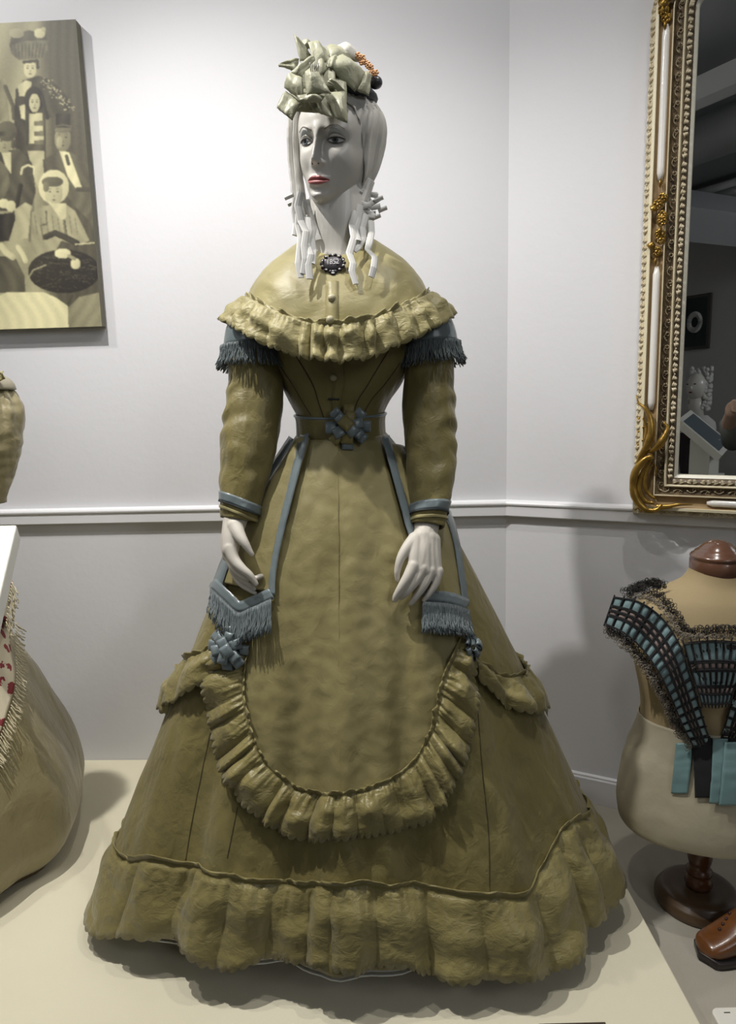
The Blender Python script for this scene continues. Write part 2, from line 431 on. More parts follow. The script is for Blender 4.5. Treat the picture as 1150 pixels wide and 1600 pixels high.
def ruffle(name, top, bot, nrm, m, parent, nfold=34, amp=0.016, off=0.006, scal=90, sdepth=0.006, head=0.012, seed=0, n=620, nv=18, lift=0.012, pin=None):
    """gathered flounce: top / bot / nrm are functions of u in 0..1 giving world points and an outward normal"""
    rnd = random.Random(seed)
    # folds at irregular spacing
    ks = [0.0]
    while ks[-1] < nfold: ks.append(ks[-1] + rnd.uniform(0.55, 1.6))
    ks = np.array(ks) / ks[-1]; am = [rnd.uniform(0.35, 1.0) for _ in ks]
    def fold(u):
        i = int(np.searchsorted(ks, u, side='right')) - 1; i = max(0, min(i, len(ks) - 2))
        t = (u - ks[i]) / (ks[i + 1] - ks[i])
        a = am[i] * (1 - t) + am[i + 1] * t
        return a * (math.sin(PI * t) ** 0.8 * 2 - 0.3) - 0.75 * a
    vs = [-1.0, -0.5] + [0.0] + [((j + 1) / nv) ** 1.1 for j in range(nv)]
    v = []; f = []
    for j, w_ in enumerate(vs):
        for i in range(n):
            u = i / (n - 1)
            a = top(u); b = bot(u); nn = nrm(u)
            d = (b - a); ln = d.length; dn = d / ln if ln > 1e-6 else Vector((0, 0, -1))
            if w_ <= 0:
                hf = 1.7 * nz(u * scal * 0.95, seed + 0.5, -w_ * 0.7)
                p = a - dn * (head * -w_ * (1 + 0.42 * hf)) + nn * (off * (0.5 + 0.9 * -w_) + 0.0075 * hf * (-w_) + 0.001 - 0.003 * (w_ == 0))
            else:
                ph = fold(u) ; hi = 1.8 * nz(u * nfold * 5.3, 5 + seed)
                e = w_ ** 0.55
                ph *= 0.55 + 0.9 * (0.5 + nz(u * nfold * 0.31, seed + 7)); o_ = off + lift * math.sin(w_ * PI * 0.8) + amp * (ph * e * (1 - 0.35 * w_)) + 0.0040 * hi * math.exp(-w_ * 4)
                o_ += 0.011 * nz(u * nfold * 0.9, w_ * 2.6 + seed, 0.5) * sm(0, 0.4, w_) * (amp / 0.016)
                o_ = max(o_, 0.0015)
                ext = sdepth * 1.4 * abs(math.sin(u * scal * PI)) ** 0.5 if w_ >= 0.999 else 0
                side = (0.35 * amp * math.sin(u * nfold * 2 * PI + seed) * w_)
                p = a + dn * (ln * w_ * (1 + 0.05 * nz(u * nfold * 0.7, seed + 2)) + ext) + nn * o_
            v.append(p)
    R = len(vs)
    for j in range(R - 1):
        for i in range(n - 1):
            q = j * n + i; f.append((q, q + 1, q + 1 + n, q + n))
    o = obj(name, v, f, m, parent); solidify(o, 0.0012, 0); return o
def curve_fn(pts):
    L_ = spl(pts, 200)
    def g(u):
        x = u * 199; i = min(198, int(x)); t = x - i
        return Vector(L_[i]) * (1 - t) + Vector(L_[i + 1]) * t
    return g
def param_path(pix, left_ext=(), right_ext=()):
    """image points on the skirt -> (theta, z) pairs, continued round the back by hand"""
    out = list(left_ext)
    for p in pix:
        h = cast(*p)[0]; out.append((th_of(h), h.z))
    out += list(right_ext)
    return curve_fn([(a / 100.0, b, 0) for a, b in out])
def on_skirt(fn, off=0.0):
    return lambda u: skirt_pt(fn(u).x * 100, fn(u).y, off)
def skirt_n(th, z):
    a = skirt_pt(th + 2, z); b = skirt_pt(th - 2, z); c = skirt_pt(th, z + 0.02); d = skirt_pt(th, z - 0.02)
    n = (a - b).cross(c - d); n.normalize()
    if n.dot(Vector((math.sin(math.radians(th)), -math.cos(math.radians(th)), 0))) < 0: n = -n
    return n

# --- hem flounce, all the way round
top = param_path([(184, 1330), (235, 1342), (290, 1352), (340, 1368), (400, 1379), (470, 1384), (530, 1386), (590, 1385), (640, 1383), (700, 1394), (760, 1400), (815, 1402), (838, 1370), (862, 1325), (893, 1285), (915, 1258)],
                 [(-180, 0.30), (-140, 0.26), (-112, 0.20)], [(112, 0.27), (150, 0.30), (180, 0.30)])
bot = param_path([(152, 1440), (205, 1454), (245, 1458), (300, 1480), (352, 1500), (400, 1494), (470, 1496), (520, 1507), (570, 1506), (625, 1500), (670, 1512), (740, 1522), (800, 1524), (850, 1514), (875, 1500), (905, 1462), (935, 1425), (955, 1398)],
                 [(-180, 0.10), (-140, 0.10), (-108, 0.10)], [(108, 0.11), (150, 0.10), (180, 0.10)])
nn_ = lambda u: skirt_n(top(u).x * 100, max(0.1, top(u).y))
ruffle('hem_flounce', on_skirt(top), on_skirt(bot), nn_, MT['silk_ruf'], gown, nfold=34, amp=0.019, scal=150, seed=3, n=1400, head=0.011, sdepth=0.006, lift=0.010)
# seams of the skirt
MT['seam'] = mat('dark_seam', (0.07, 0.055, 0.02), 0.7)  # darker olive-brown for the seam lines
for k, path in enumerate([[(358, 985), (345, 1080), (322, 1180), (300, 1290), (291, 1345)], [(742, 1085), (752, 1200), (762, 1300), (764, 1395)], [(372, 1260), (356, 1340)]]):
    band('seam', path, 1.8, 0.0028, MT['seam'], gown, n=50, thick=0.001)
# --- pale hoop wire and lining just under the hem
lining = mat('hem_lining', (0.22, 0.19, 0.10), 0.8)
v, f = grid(lambda u, w_: skirt_pt(u * 360 - 180, 0.088 - 0.020 * w_ * (0.6 + 0.4 * math.sin(u * 31)), -0.016 - 0.012 * w_), 240, 4, cu=True)
solidify(obj('skirt_lining', v, f, lining, gown), 0.0015)
mbt = MB(); mbt.add(*tubem([skirt_pt(a, 0.066, -0.022) for a in np.linspace(-180, 180, 121)], 0.0022, 6, caps=False))
mbt.add(*tubem([skirt_pt(a, 0.061, -0.018) for a in np.linspace(-180, 180, 121)], 0.0016, 6, caps=False))
mbt.build('hoop', mat('white_hoop_tape', (0.62, 0.62, 0.58), 0.4), gown)

# --- apron front
aL = [(470, 690), (455, 740), (435, 820), (412, 900), (398, 980), (386, 1060), (387, 1110), (400, 1160), (425, 1200), (460, 1228), (500, 1241)]
aR = [(590, 690), (606, 740), (630, 820), (660, 900), (700, 980), (712, 1020), (700, 1070), (688, 1125), (665, 1170), (620, 1212), (560, 1236)]
def apf(u, w_, x, y):
    return 0.0022 * math.sin(x * 0.11 + 0.004 * y) * sm(0.05, 0.4, w_) + 0.003 * nz(x * 0.02, y * 0.006, 4) + 0.0018 * nz(x * 0.05, y * 0.05, 8)
def sp_rows(pts, ys): 
    y_ = [p[1] for p in pts]; return [(stab(y, y_, [p[0] for p in pts]), y) for y in ys]
ys = [690 + (1241 - 690) * (k / 149) for k in range(150)]
def gA(u, w_):
    y = 690 + 551 * w_
    xl_ = stab(y, [p[1] for p in aL], [p[0] for p in aL]); xr_ = stab(y, [p[1] for p in aR[:-1]] + [1241], [p[0] for p in aR[:-1]] + [545])
    x = xl_ * (1 - u) + xr_ * u
    return cast(x, y, 0.007 + apf(u, w_, x, y))[0]
o = obj('apron', *grid(gA, 90, 130), MT['silk_front'], gown); solidify(o, 0.0015, 0)
band('seam', [(528, 705), (530, 850), (531, 1000), (532, 1100), (533, 1230)], 1.0, 0.0080, MT['silk_front'], o, n=60, thick=0.0008)
# ruffle round the apron
ti = [(392, 1015), (384, 1060), (386, 1110), (400, 1160), (428, 1202), (466, 1230), (510, 1241), (555, 1237), (600, 1222), (645, 1190), (672, 1150), (684, 1110), (690, 1070), (704, 1030), (716, 998)]
bo = [(345, 1022), (330, 1070), (334, 1120), (345, 1175), (370, 1222), (412, 1268), (478, 1300), (545, 1300), (615, 1290), (672, 1262), (706, 1215), (728, 1160), (735, 1105), (732, 1050), (722, 1000)]
def cpath(pix, off): return curve_fn([tuple(cast(x, y, off)[0]) for x, y in spl(pix, 40)])
tf = cpath(ti, 0.008); bf_ = cpath(bo, 0.006)
tn = curve_fn([tuple(cast(x, y)[1]) for x, y in spl(ti, 40)])
ruffle('apron_ruffle', tf, bf_, lambda u: tn(u).normalized(), MT['silk_ruf'], gown, nfold=21, amp=0.016, scal=74, seed=8, n=900, head=0.009, sdepth=0.006, off=0.005, lift=0.012)
# side drapery ruffles (ends of the overskirt)
def side_ruf(tp, bp, seed, nf=9, ext_t=(), ext_b=()):
    t_ = param_path(spl(tp, 16), *ext_t); b_ = param_path(spl(bp, 16), *ext_b)
    ruffle('overskirt_ruffle', on_skirt(t_, 0.006), on_skirt(b_, 0.006), lambda u: skirt_n(t_(u).x * 100, t_(u).y), MT['silk_ruf'], gown, nfold=nf, amp=0.014, scal=nf * 3.4, seed=seed, n=420, head=0.006, sdepth=0.006, lift=0.010)
side_ruf([(272, 1055), (300, 1030), (325, 1018), (350, 1003)], [(252, 1108), (285, 1092), (318, 1072), (345, 1050)], 5, 14, ([(-170, 0.60), (-125, 0.53)], []), ([(-170, 0.50), (-125, 0.43)], []))
side_ruf([(728, 1020), (752, 1042), (785, 1058), (816, 1052)], [(738, 1058), (770, 1092), (810, 1112), (846, 1108)], 6, 14, ([], [(118, 0.52), (170, 0.62)]), ([], [(118, 0.42), (170, 0.50)]))

# --- sash tabs with ribbon edges and fringe
def fringe(name, path, length, parent, off=0.02, n=150, seed=1, tilt=0.0, basis=None, r=0.0011, m=None):
    rnd = random.Random(seed); mb = MB()
    for k in range(n):
        u = (k + rnd.random()) / n
        p, nn, dn = path(u)
        ln = length(u) * rnd.uniform(0.82, 1.06)
        pts = []; sx_ = rnd.uniform(-1, 1); 
        lat = dn.cross(nn); lat.normalize()
        for j in range(7):
            t = j / 6
            q = p + dn * (ln * t) + nn * (0.004 + 0.010 * t * t + rnd.uniform(-1, 1) * 0.0026 * t + rnd.random() * 0.003) + lat * ((sx_ * 0.006 * t * t) + rnd.uniform(-1, 1) * 0.0018 * t)
            pts.append(q)
        mb.add(*tubem(pts, [r * 1.0, r, r, r, r, r, r * 0.9], 4))
    o = mb.build(name, m or MT['fringe'], parent); o['kind'] = 'stuff'; return o
def tabs(fab_l, fab_r, ribbons, vee, flen, seed, flen2=None):
    tb = patch('sash_tab', fab_l, fab_r, 0.014, MT['silk_front'], gown, nu=16, nv=70, fn=lambda u, w_, x, y: 0.004 * math.sin(u * PI) + 0.0015 * nz(x * 0.05, y * 0.04, seed), thick=0.0016)
    for rb, w_ in ribbons: band('ribbon', rb, w_, 0.0185, MT['ribbon'], tb, n=60)
    band('ribbon', vee, 17, 0.0200, MT['ribbon'], tb, n=50)
    vlow = [(x, y + 9) for x, y in vee]
    band('piping', vlow, 2.2, 0.0215, MT['piping'], tb, n=50, thick=0.002)
    L_ = spl(vlow, 100)
    def pth(u):
        x, y = L_[min(99, int(u * 99.9))]
        a, n_ = cast(x, y, 0.018); b, _ = cast(x - (385 - x if False else 0), y + 20, 0.018)
        d = (b - a).normalized(); return a, n_, d
    fringe('fringe', pth, flen, tb, n=190, seed=seed)
tabs([(470, 690), (437, 745), (402, 795), (372, 860), (352, 912)], [(490, 690), (468, 762), (447, 840), (437, 900), (433, 926)],
     [([(466, 692), (432, 745), (402, 792), (372, 862), (350, 922)], (8, 13)), ([(485, 684), (464, 762), (444, 842), (434, 895), (432, 930)], (12, 9))],
     [(346, 914), (366, 934), (383, 948), (406, 940), (432, 928)], lambda u: 0.060, 11)
tabs([(598, 700), (625, 770), (648, 850), (655, 915), (660, 938)], [(625, 705), (672, 780), (700, 850), (712, 915), (717, 948)],
     [([(594, 690), (612, 750), (630, 812), (650, 880), (657, 930)], (10, 11)), ([(622, 705), (672, 775), (697, 835), (711, 910), (716, 950)], (8, 10))],
     [(656, 932), (688, 936), (718, 948)], lambda u: 0.056, 12)

# --- ribbon rosettes
def rosette(name, c, n, R, m, parent, seed, sz=0.017, squash=1.0, up=Vector((0, 0, 1))):
    rnd = random.Random(seed)
    n = n.normalized(); x = up.cross(n).normalized(); y = n.cross(x)
    mb = MB(); mb.add(*spherem(c, R * 0.45, R * 0.45, R * 0.45, 12, 8))
    ro = mb.build(name, m[0], parent)
    k = 0
    for ring, cnt, rr, lift in ((0, 8, 0.78, 0.004), (1, 6, 0.48, 0.012), (2, 2, 0.16, 0.020)):
        for i in range(cnt):
            a = 2 * PI * (i + 0.35 * ring) / cnt + rnd.uniform(-0.12, 0.12)
            d = x * math.cos(a) * squash + y * math.sin(a); t_ = n.cross(d).normalized()
            cc = c + d * (R * rr) + n * (lift + rnd.uniform(0, 0.003))
            tl = rnd.uniform(-0.25, 0.45); ss = sz * rnd.uniform(0.9, 1.12)
            nl = (n + d * tl + t_ * rnd.uniform(-0.25, 0.25)).normalized(); dd = (d - nl * d.dot(nl)).normalized(); tt = nl.cross(dd)
            def g(u, w_):
                q = w_ * 2 - 1       # folded loop: out over the top and back underneath
                along = math.cos(abs(q) * PI * 0.5) * ss * 1.15 - ss * 0.5 if True else 0
                hh = (0.0035 if q > 0 else -0.0035) * math.sin(abs(q) * PI * 0.9)
                return cc + dd * along + tt * ((u - 0.5) * ss) + nl * (hh + 0.0012 * math.sin(u * PI))
            o = obj('ribbon_loop', *grid(g, 5, 13), m[(i + ring) % len(m)], ro); solidify(o, 0.0008, 0); k += 1
    return ro
c_, n_ = cast(369, 1010, 0.022)
rosette('rosette', c_, n_ + Vector((0, -0.4, 0.2)), 0.037, [MT['ribbon']], gown, 4, 0.019)
c_, n_ = cast(722, 1012, 0.014)
rosette('rosette', c_, n_ + Vector((0.9, 0.2, 0)), 0.024, [MT['ribbon']], gown, 5, 0.013)

# --- bodice
bz = [0.985, 1.015, 1.03, 1.06, 1.09, 1.13, 1.17, 1.21, 1.26, 1.30, 1.33]
bcx = [-0.0505, -0.0505, -0.0505, -0.0505, -0.046, -0.046, -0.046, -0.046, -0.046, -0.046, -0.046]
brx = [0.0855, 0.0845, 0.086, 0.101, 0.119, 0.137, 0.147, 0.150, 0.150, 0.12, 0.08]
bry = [0.080, 0.079, 0.080, 0.085, 0.093, 0.104, 0.112, 0.112, 0.105, 0.09, 0.06]
def bod(th, z, off=0.0):
    a = math.radians(th); rx = stab(z, bz, brx) + off; ry = stab(z, bz, bry) + off
    cx = stab(z, bz, bcx)
    bust = 0.012 * math.exp(-((abs(math.sin(a)) - 0.5) / 0.25) ** 2) * math.exp(-((z - 1.19) / 0.05) ** 2) * (1 if math.cos(a) > 0 else 0)
    w_ = 0.0012 * nz(th * 0.1, z * 30, 3)
    return Vector((cx + math.sin(a) * (rx + bust), GY - 0.005 - math.cos(a) * (ry + bust) - w_, z))
bodice = obj('bodice', *grid(lambda u, w_: bod(u * 360 - 180, 0.985 + 0.345 * w_), 120, 60, cu=True), MT['silk'], gown)
# darts, placket, buttons
def bline(name, pts, wid, off, m, par):
    L_ = spl(pts, 30)
    v, f = grid(lambda u, w_: bod(L_[min(29, int(round(w_ * 29)))][0] + (u - 0.5) * wid, L_[min(29, int(round(w_ * 29)))][1], off), 3, 30)
    o = obj(name, v, f, m, par); solidify(o, 0.0012, 0); return o
dk = mat('dark_stitching', (0.06, 0.045, 0.02), 0.8)
for pts in ([(-20, 1.03), (-24, 1.08), (-34, 1.155)], [(-38, 1.035), (-47, 1.08), (-58, 1.14)], [(17, 1.03), (24, 1.08), (38, 1.15)], [(33, 1.04), (42, 1.08), (56, 1.13)]):
    bline('dart', pts, 1.0, 0.0006, dk, bodice)
bline('placket', [(-2.5, 1.03), (-1.5, 1.10), (-1.5, 1.20)], 9, 0.0022, MT['silk'], bodice)
btn = mat('covered_button', (0.42, 0.38, 0.24), 0.35)
def button(p, n, r, par):
    n = n.normalized(); x = n.orthogonal().normalized(); y = n.cross(x)
    M3 = Matrix((x, y, n)).transposed()
    mb = MB(); mb.add(*spherem(p + n * r * 0.35, r, r, r * 0.62, 18, 10, M3))
    mb.add(*tubem([p, p + n * 0.0015], [r * 1.12, r * 1.12], 18))
    return mb.build('button', btn, par)
def hitbod(px, py):
    for k in range(200):
        Yt = 1.2 + k * 0.001; q = P(px, py, Yt)
        a = math.degrees(math.atan2(q.x - stab(q.z, bz, bcx), -(q.y - GY + 0.005)))
        s_ = bod(a, q.z, 0.003)
        if s_.y <= q.y: return q
    return P(px, py, 1.3)
button(hitbod(521, 590), Vector((0, -1, 0.1)), 0.0058, bodice)
q = hitbod(522, 624); mb = MB(); mb.add(*tubem([q + Vector((-0.011, 0, 0.001)), q + Vector((0.010, -0.001, 0))], 0.002, 6)); mb.build('buttonhole', MT['piping'], bodice)

# --- belt with piped edges and rosette
def belt_pt(th, z, off=0): return bod(th, max(0.986, z), 0.0045 + off) + Vector((0, 0, -0.006 * math.cos(math.radians(th)) ))
belt = obj('belt', *grid(lambda u, w_: belt_pt(u * 360 - 180, 0.990 + 0.044 * w_) + Vector((0, 0, (z_ := 0)) ), 100, 8, cu=True), MT['silk'], gown)
solidify(belt, 0.002, 0)
for z in (0.990, 1.034):
    mb = MB(); mb.add(*tubem([belt_pt(a, z, -0.0005) + Vector((0, 0, 0)) for a in np.linspace(-180, 180, 100)], 0.0028 if z > 1 else 0.0036, 8, caps=False)); mb.build('piping', MT['ribbon'], belt)
rosette('rosette', belt_pt(7, 1.018, 0.010) + Vector((0.004, 0, 0)), Vector((0.15, -1, 0.1)), 0.037, [MT['ribbon'], MT['ribbon'], MT['silk']], gown, 9, 0.020)

# --- capelet
ccx = -0.046
c_side = [(1.372, 0.050), (1.368, 0.068), (1.352, 0.094), (1.325, 0.132), (1.295, 0.160), (1.262, 0.178)]
c_frt = [(1.332, 0.052), (1.325, 0.066), (1.302, 0.092), (1.270, 0.118), (1.232, 0.138), (1.190, 0.148)]
c_bak = [(1.385, 0.050), (1.38, 0.064), (1.35, 0.09), (1.31, 0.115), (1.27, 0.135), (1.20, 0.145)]
ss_ = [0, 0.1, 0.3, 0.55, 0.8, 1.0]
def cape(th, s, off=0.0):
    a = math.radians(th); sn = abs(math.sin(a)) ** 2.2; fb = c_frt if math.cos(a) > 0 else c_bak
    z = stab(s, ss_, [q[0] for q in c_side]) * sn + stab(s, ss_, [q[0] for q in fb]) * (1 - sn)
    sd = stab(s, ss_, [q[1] for q in c_side]); fr = stab(s, ss_, [q[1] for q in fb])
    r = 1 / math.sqrt((math.sin(a) / sd) ** 2 + (math.cos(a) / fr) ** 2)
    e = s ** 2
    r += (0.0035 * math.sin(math.radians(th) * 7 + 1) + 0.004 * nz(th * 0.04, s * 2.5, 7)) * e + off
    r += 0.0018 * nz(th * 0.09, s * 9, 3) * s
    return Vector((ccx + math.sin(a) * r, 1.392 - math.cos(a) * r, z))
vc, fc = grid(lambda u, w_: cape(u * 360 - 180, w_), 200, 44, cu=True)
capelet = obj('capelet', vc, fc, MT['silk_cape'], gown); solidify(capelet, 0.0018, 0)
BC = BVHTree.FromPolygons([tuple(q) for q in vc], fc)
def castc(px, py, off=0.0):
    r = ray(px, py).normalized(); h = BC.ray_cast(EYE, r)
    if h[0] is None: return P(px, py, 1.26), Vector((0, -1, 0))
    n = h[1] if h[1].dot(r) < 0 else -h[1]
    return h[0] + n * off, n
# raised edge of the front opening + collar band
def cline(name, pts, wpx, off, m, par, n=40, thick=0.0012):
    L_ = spl(pts, n); v = []
    for x, y in L_:
        for k in range(3): v.append(castc(x + (k - 1) * wpx / 2, y, off)[0])
    f = [(i * 3 + k, i * 3 + k + 1, i * 3 + k + 4, i * 3 + k + 3) for i in range(n - 1) for k in range(2)]
    o = obj(name, v, f, m, par); solidify(o, thick, 0); return o
cline('placket', [(519, 440), (519, 470), (519, 505)], 19, 0.0022, MT['silk_cape'], capelet)
for px, py in ((519, 467), (518, 503)):
    q, n_ = castc(px, py, 0.003 if py < 480 else 0.011); button(q, n_, 0.0066, capelet)
collar = obj('collar', *grid(lambda u, w_: cape(u * 360 - 180, 0.02, 0.0035 - 0.001 * w_) + Vector((0, 0, -0.006 + 0.016 * w_)), 80, 5, cu=True), MT['silk_cape'], gown); solidify(collar, 0.003, 0)
def ctop(u): return cape(-(u * 360 - 180), 0.985, 0.003)
def cn(u):
    a = math.radians(-(u * 360 - 180)); s2 = abs(math.sin(a))
    return Vector((math.sin(a), -math.cos(a), 0.35 + 0.25 * s2)).normalized()
def cbot(u):
    th = -(u * 360 - 180); a = math.radians(th); p = cape(th, 1.0); s2 = abs(math.sin(a)) ** 2.5
    L = 0.062 * (1 - s2) + 0.058 * s2
    out = 0.010 * (1 - s2) + 0.040 * s2
    d = Vector((math.sin(a), -math.cos(a) * 0.9, 0)); 
    return p + d * out + Vector((0, 0, -math.sqrt(max(0, L * L - out * out))))
ruffle('capelet_ruffle', ctop, cbot, cn, silk('capelet_ruffle_silk', (0.325, 0.285, 0.128), 0.46, 0.75, 1.6, 1.0), capelet, nfold=30, amp=0.0175, scal=84, seed=21, n=900, head=0.006, sdepth=0.0045, off=0.003, lift=0.007)

# --- sleeves
def sleeve(cpts, rad, side, seed):
    pts = [P(*c_) for c_ in cpts]
    N_ = 60; C = spl(pts, N_); R_ = [r[0] for r in spl([(r,) for r in rad], N_)]
    C = [Vector(c_) for c_ in C]
    def sl(u, w_, off=0.0):
        x = w_ * (N_ - 1); i = min(N_ - 2, int(x)); t = x - i
        c_ = C[i] * (1 - t) + C[i + 1] * t; r = stab(w_, [k / (len(rad) - 1) for k in range(len(rad))], rad)
        d = (C[min(N_ - 1, i + 2)] - C[max(0, i - 1)]).normalized()
        xx = Vector((1, 0, 0)); xx = (xx - d * xx.dot(d)).normalized(); yy = d.cross(xx)
        a = u * 2 * PI
        wr = 0.0045 * nz(math.cos(a) * 1.3 + seed, math.sin(a) * 1.3, w_ * 6) + 0.0030 * nz(math.cos(a) * 0.8 + w_ * 5, math.sin(a) * 1.1 + seed, w_ * 16) * (0.3 + 0.7 * sm(0.3, 0.9, w_))
        el = math.exp(-((w_ - 0.52) / 0.14) ** 2)
        wr += 0.0028 * el * math.sin(w_ * 55 + 3.5 * math.cos(a - 0.6) + 3 * nz(a, w_ * 6)) * max(0, math.cos(a - (0.3 if side > 0 else PI - 0.3))) 
        wr += 0.0014 * math.sin(w_ * 50 + 4 * math.sin(a + seed)) * sm(0.55, 0.9, w_) * max(0, math.sin(a + 0.6))
        r2 = r + wr + off
        return c_ + xx * (math.cos(a) * r2) + yy * (math.sin(a) * r2 * 0.92)
    o = obj('sleeve', *grid(lambda u, w_: sl(u, w_), 90, 130, cu=True), MT['silk'], gown); solidify(o, 0.002, -1)
    # seam line down the front of the sleeve
    ua = 0.70 if side < 0 else 0.80
    # cuff ribbon and lower cuff edge
    tl = (0.022 if side < 0 else -0.014)
    def ring(name, w0, w1, off, m, t_=0.0015):
        q = obj(name, *grid(lambda u, w_: sl(u, w0 + (w1 - w0) * w_ + tl * math.cos(u * 2 * PI), off), 90, 5, cu=True), m, o); solidify(q, t_, 0)
    ring('cuff_ribbon', 0.905, 0.945, 0.0025, MT['ribbon'])
    ring('piping', 0.945, 0.950, 0.0030, MT['piping'], 0.002)
    ring('cuff_edge', 0.966, 0.978, 0.0014, MT['silk_cape'], 0.002)
    sv = obj('seam', *grid(lambda u, w_: sl(ua + (u - 0.5) * 0.012, 0.15 + 0.8 * w_, 0.0010), 3, 80), MT['silk_cape'], o); solidify(sv, 0.0012, 0)
    # upper-arm band with fringe
    b0, b1 = 0.095, 0.190
    q = obj('arm_band', *grid(lambda u, w_: sl(u, b0 + (b1 - b0) * w_, 0.006 + 0.002 * w_), 90, 6, cu=True), MT['ribbon'], o); solidify(q, 0.0015, 0)
    def pth(u):
        p = sl(u, b1 - 0.004, 0.008); ctr = sl(u + 0.5, b1 - 0.004, 0.008); nn = (p - (p + ctr) / 2).normalized()
        return p, nn, Vector((0, 0, -1))
    fringe('fringe', pth, lambda u: 0.043, q, n=300, seed=seed + 50)
    return o, sl
slL = [(410, 484, 1.385), (400, 512, 1.375), (398, 550, 1.368), (400, 600, 1.36), (395, 650, 1.345), (390, 690, 1.33), (383, 740, 1.31), (377, 780, 1.295), (372, 812, 1.285)]
slR = [(652, 478, 1.385), (667, 510, 1.375), (673, 550, 1.368), (669, 600, 1.36), (671, 650, 1.345), (673, 690, 1.33), (673, 740, 1.305), (671, 785, 1.28), (667, 822, 1.262)]
sleeveL, fL = sleeve(slL, [0.040, 0.049, 0.051, 0.0535, 0.0555, 0.0555, 0.0495, 0.042, 0.033], -1, 1)
sleeveR, fR = sleeve(slR, [0.036, 0.043, 0.045, 0.0485, 0.0515, 0.0510, 0.0460, 0.040, 0.034], 1, 2)

# ================================================================= THE MANNEQUIN
plaster = mat('mannequin_plaster', (0.56, 0.54, 0.50), 0.30, bump=(30, 0.08, 3, 0.002), coat=0.15)
glovem = mat('kid_glove', (0.60, 0.56, 0.49), 0.55, bump=(90, 0.25, 4, 0.0012))
paper = mat('wig_paper', (0.54, 0.535, 0.51), 0.55)
netm = mat('wig_cloth', (0.50, 0.485, 0.45), 0.6, weave=(40, 0.5, (3, 3, 0.4), 0.003))
mann = thing('mannequin', 'white faced mannequin with red lips, cloth wig and pale gloves wearing the olive gown', 'mannequin', (GX, GY, 0))
PSI = math.radians(25); RHO = math.radians(6.5); NOD = math.radians(3)
hf = Vector((-math.sin(PSI), -math.cos(PSI), 0)); hx = Vector((math.cos(PSI), -math.sin(PSI), 0)); hz = Vector((0, 0, 1))
hz2 = (hz * math.cos(RHO) + hx * math.sin(RHO)); hx2 = (hx * math.cos(RHO) - hz * math.sin(RHO))
hz3 = (hz2 * math.cos(NOD) + hf * math.sin(NOD)); hf3 = (hf * math.cos(NOD) - hz2 * math.sin(NOD))
HEYE = P(531, 236, 1.385)
HO = HEYE - hz3 * 0.110
def H_(x, y, z): return HO + hx2 * x + hf3 * y + hz3 * z
zt = [0.0065, 0.0095, 0.014, 0.021, 0.031, 0.045, 0.060, 0.080, 0.100, 0.120, 0.140, 0.160, 0.180, 0.197, 0.209, 0.2155]
wa = [0.012, 0.020, 0.027, 0.036, 0.0455, 0.053, 0.059, 0.0645, 0.0675, 0.070, 0.072, 0.0705, 0.063, 0.048, 0.030, 0.002]
bf = [0.058, 0.070, 0.0765, 0.0805, 0.0800, 0.0810, 0.0815, 0.0825, 0.0835, 0.0865, 0.0880, 0.0840, 0.0730, 0.054, 0.033, 0.002]
bb = [0.000, 0.005, 0.012, 0.020, 0.030, 0.045, 0.058, 0.075, 0.088, 0.097, 0.102, 0.100, 0.089, 0.067, 0.041, 0.002]
def G(x, c_, s): return math.exp(-((x - c_) / s) ** 2)
def face(x, z):
    """sculpted offset of the front of the face at local x, z"""
    ax = abs(x); d = 0.0
    # nose: bridge to tip, wings
    if z > 0.060:
        t = (0.122 - z) / (0.122 - 0.073)
        hgt = tab(z, [0.060, 0.0665, 0.070, 0.0745, 0.080, 0.095, 0.110, 0.118, 0.128, 0.14], [0, 0.003, 0.0155, 0.0215, 0.0205, 0.0150, 0.0098, 0.0074, 0.0042, 0.001])
        wid = tab(z, [0.060, 0.072, 0.078, 0.09, 0.11, 0.13], [0.0085, 0.0082, 0.0072, 0.0060, 0.0058, 0.010])
        d += hgt * math.exp(-(ax / wid) ** 2.4)
    d += 0.0065 * G(ax, 0.0095, 0.0048) * G(z, 0.0712, 0.0055)
    # eye sockets, brow, lids
    d -= 0.0095 * G(ax, 0.0305, 0.0150) * G(z, 0.1085, 0.0100)
    d -= 0.0040 * G(ax, 0.0160, 0.0070) * G(z, 0.1120, 0.0090)
    d += 0.0030 * G(ax, 0.030, 0.020) * G(z, 0.1265, 0.0065)
    # lips and the dip below
    lw = 0.0225
    if ax < lw * 1.3:
        e = max(0.0, 1 - (ax / lw) ** 2)
        d += 0.0052 * e ** 0.6 * G(z, 0.0475 - 0.001 * 0 + 0.0008 * (1 - e), 0.0038) * (1 - 0.22 * G(ax, 0, 0.003))
        d += 0.0062 * e ** 0.6 * G(z, 0.0388, 0.0046)
        d -= 0.0030 * e * G(z, 0.0434, 0.0014)
    d -= 0.0045 * G(ax, 0, 0.017) * G(z, 0.0275, 0.0060)
    d -= 0.0012 * G(ax, 0, 0.0028) * G(z, 0.056, 0.006)
    d += 0.0060 * G(ax, 0, 0.0150) * G(z, 0.0165, 0.0090)
    # cheekbones and hollow
    d += 0.0045 * G(ax, 0.040, 0.016) * G(z, 0.082, 0.018)
    d -= 0.0030 * G(ax, 0.043, 0.014) * G(z, 0.045, 0.016)
    d -= 0.0020 * G(ax, 0.022, 0.006) * G(z, 0.060, 0.010)
    return d
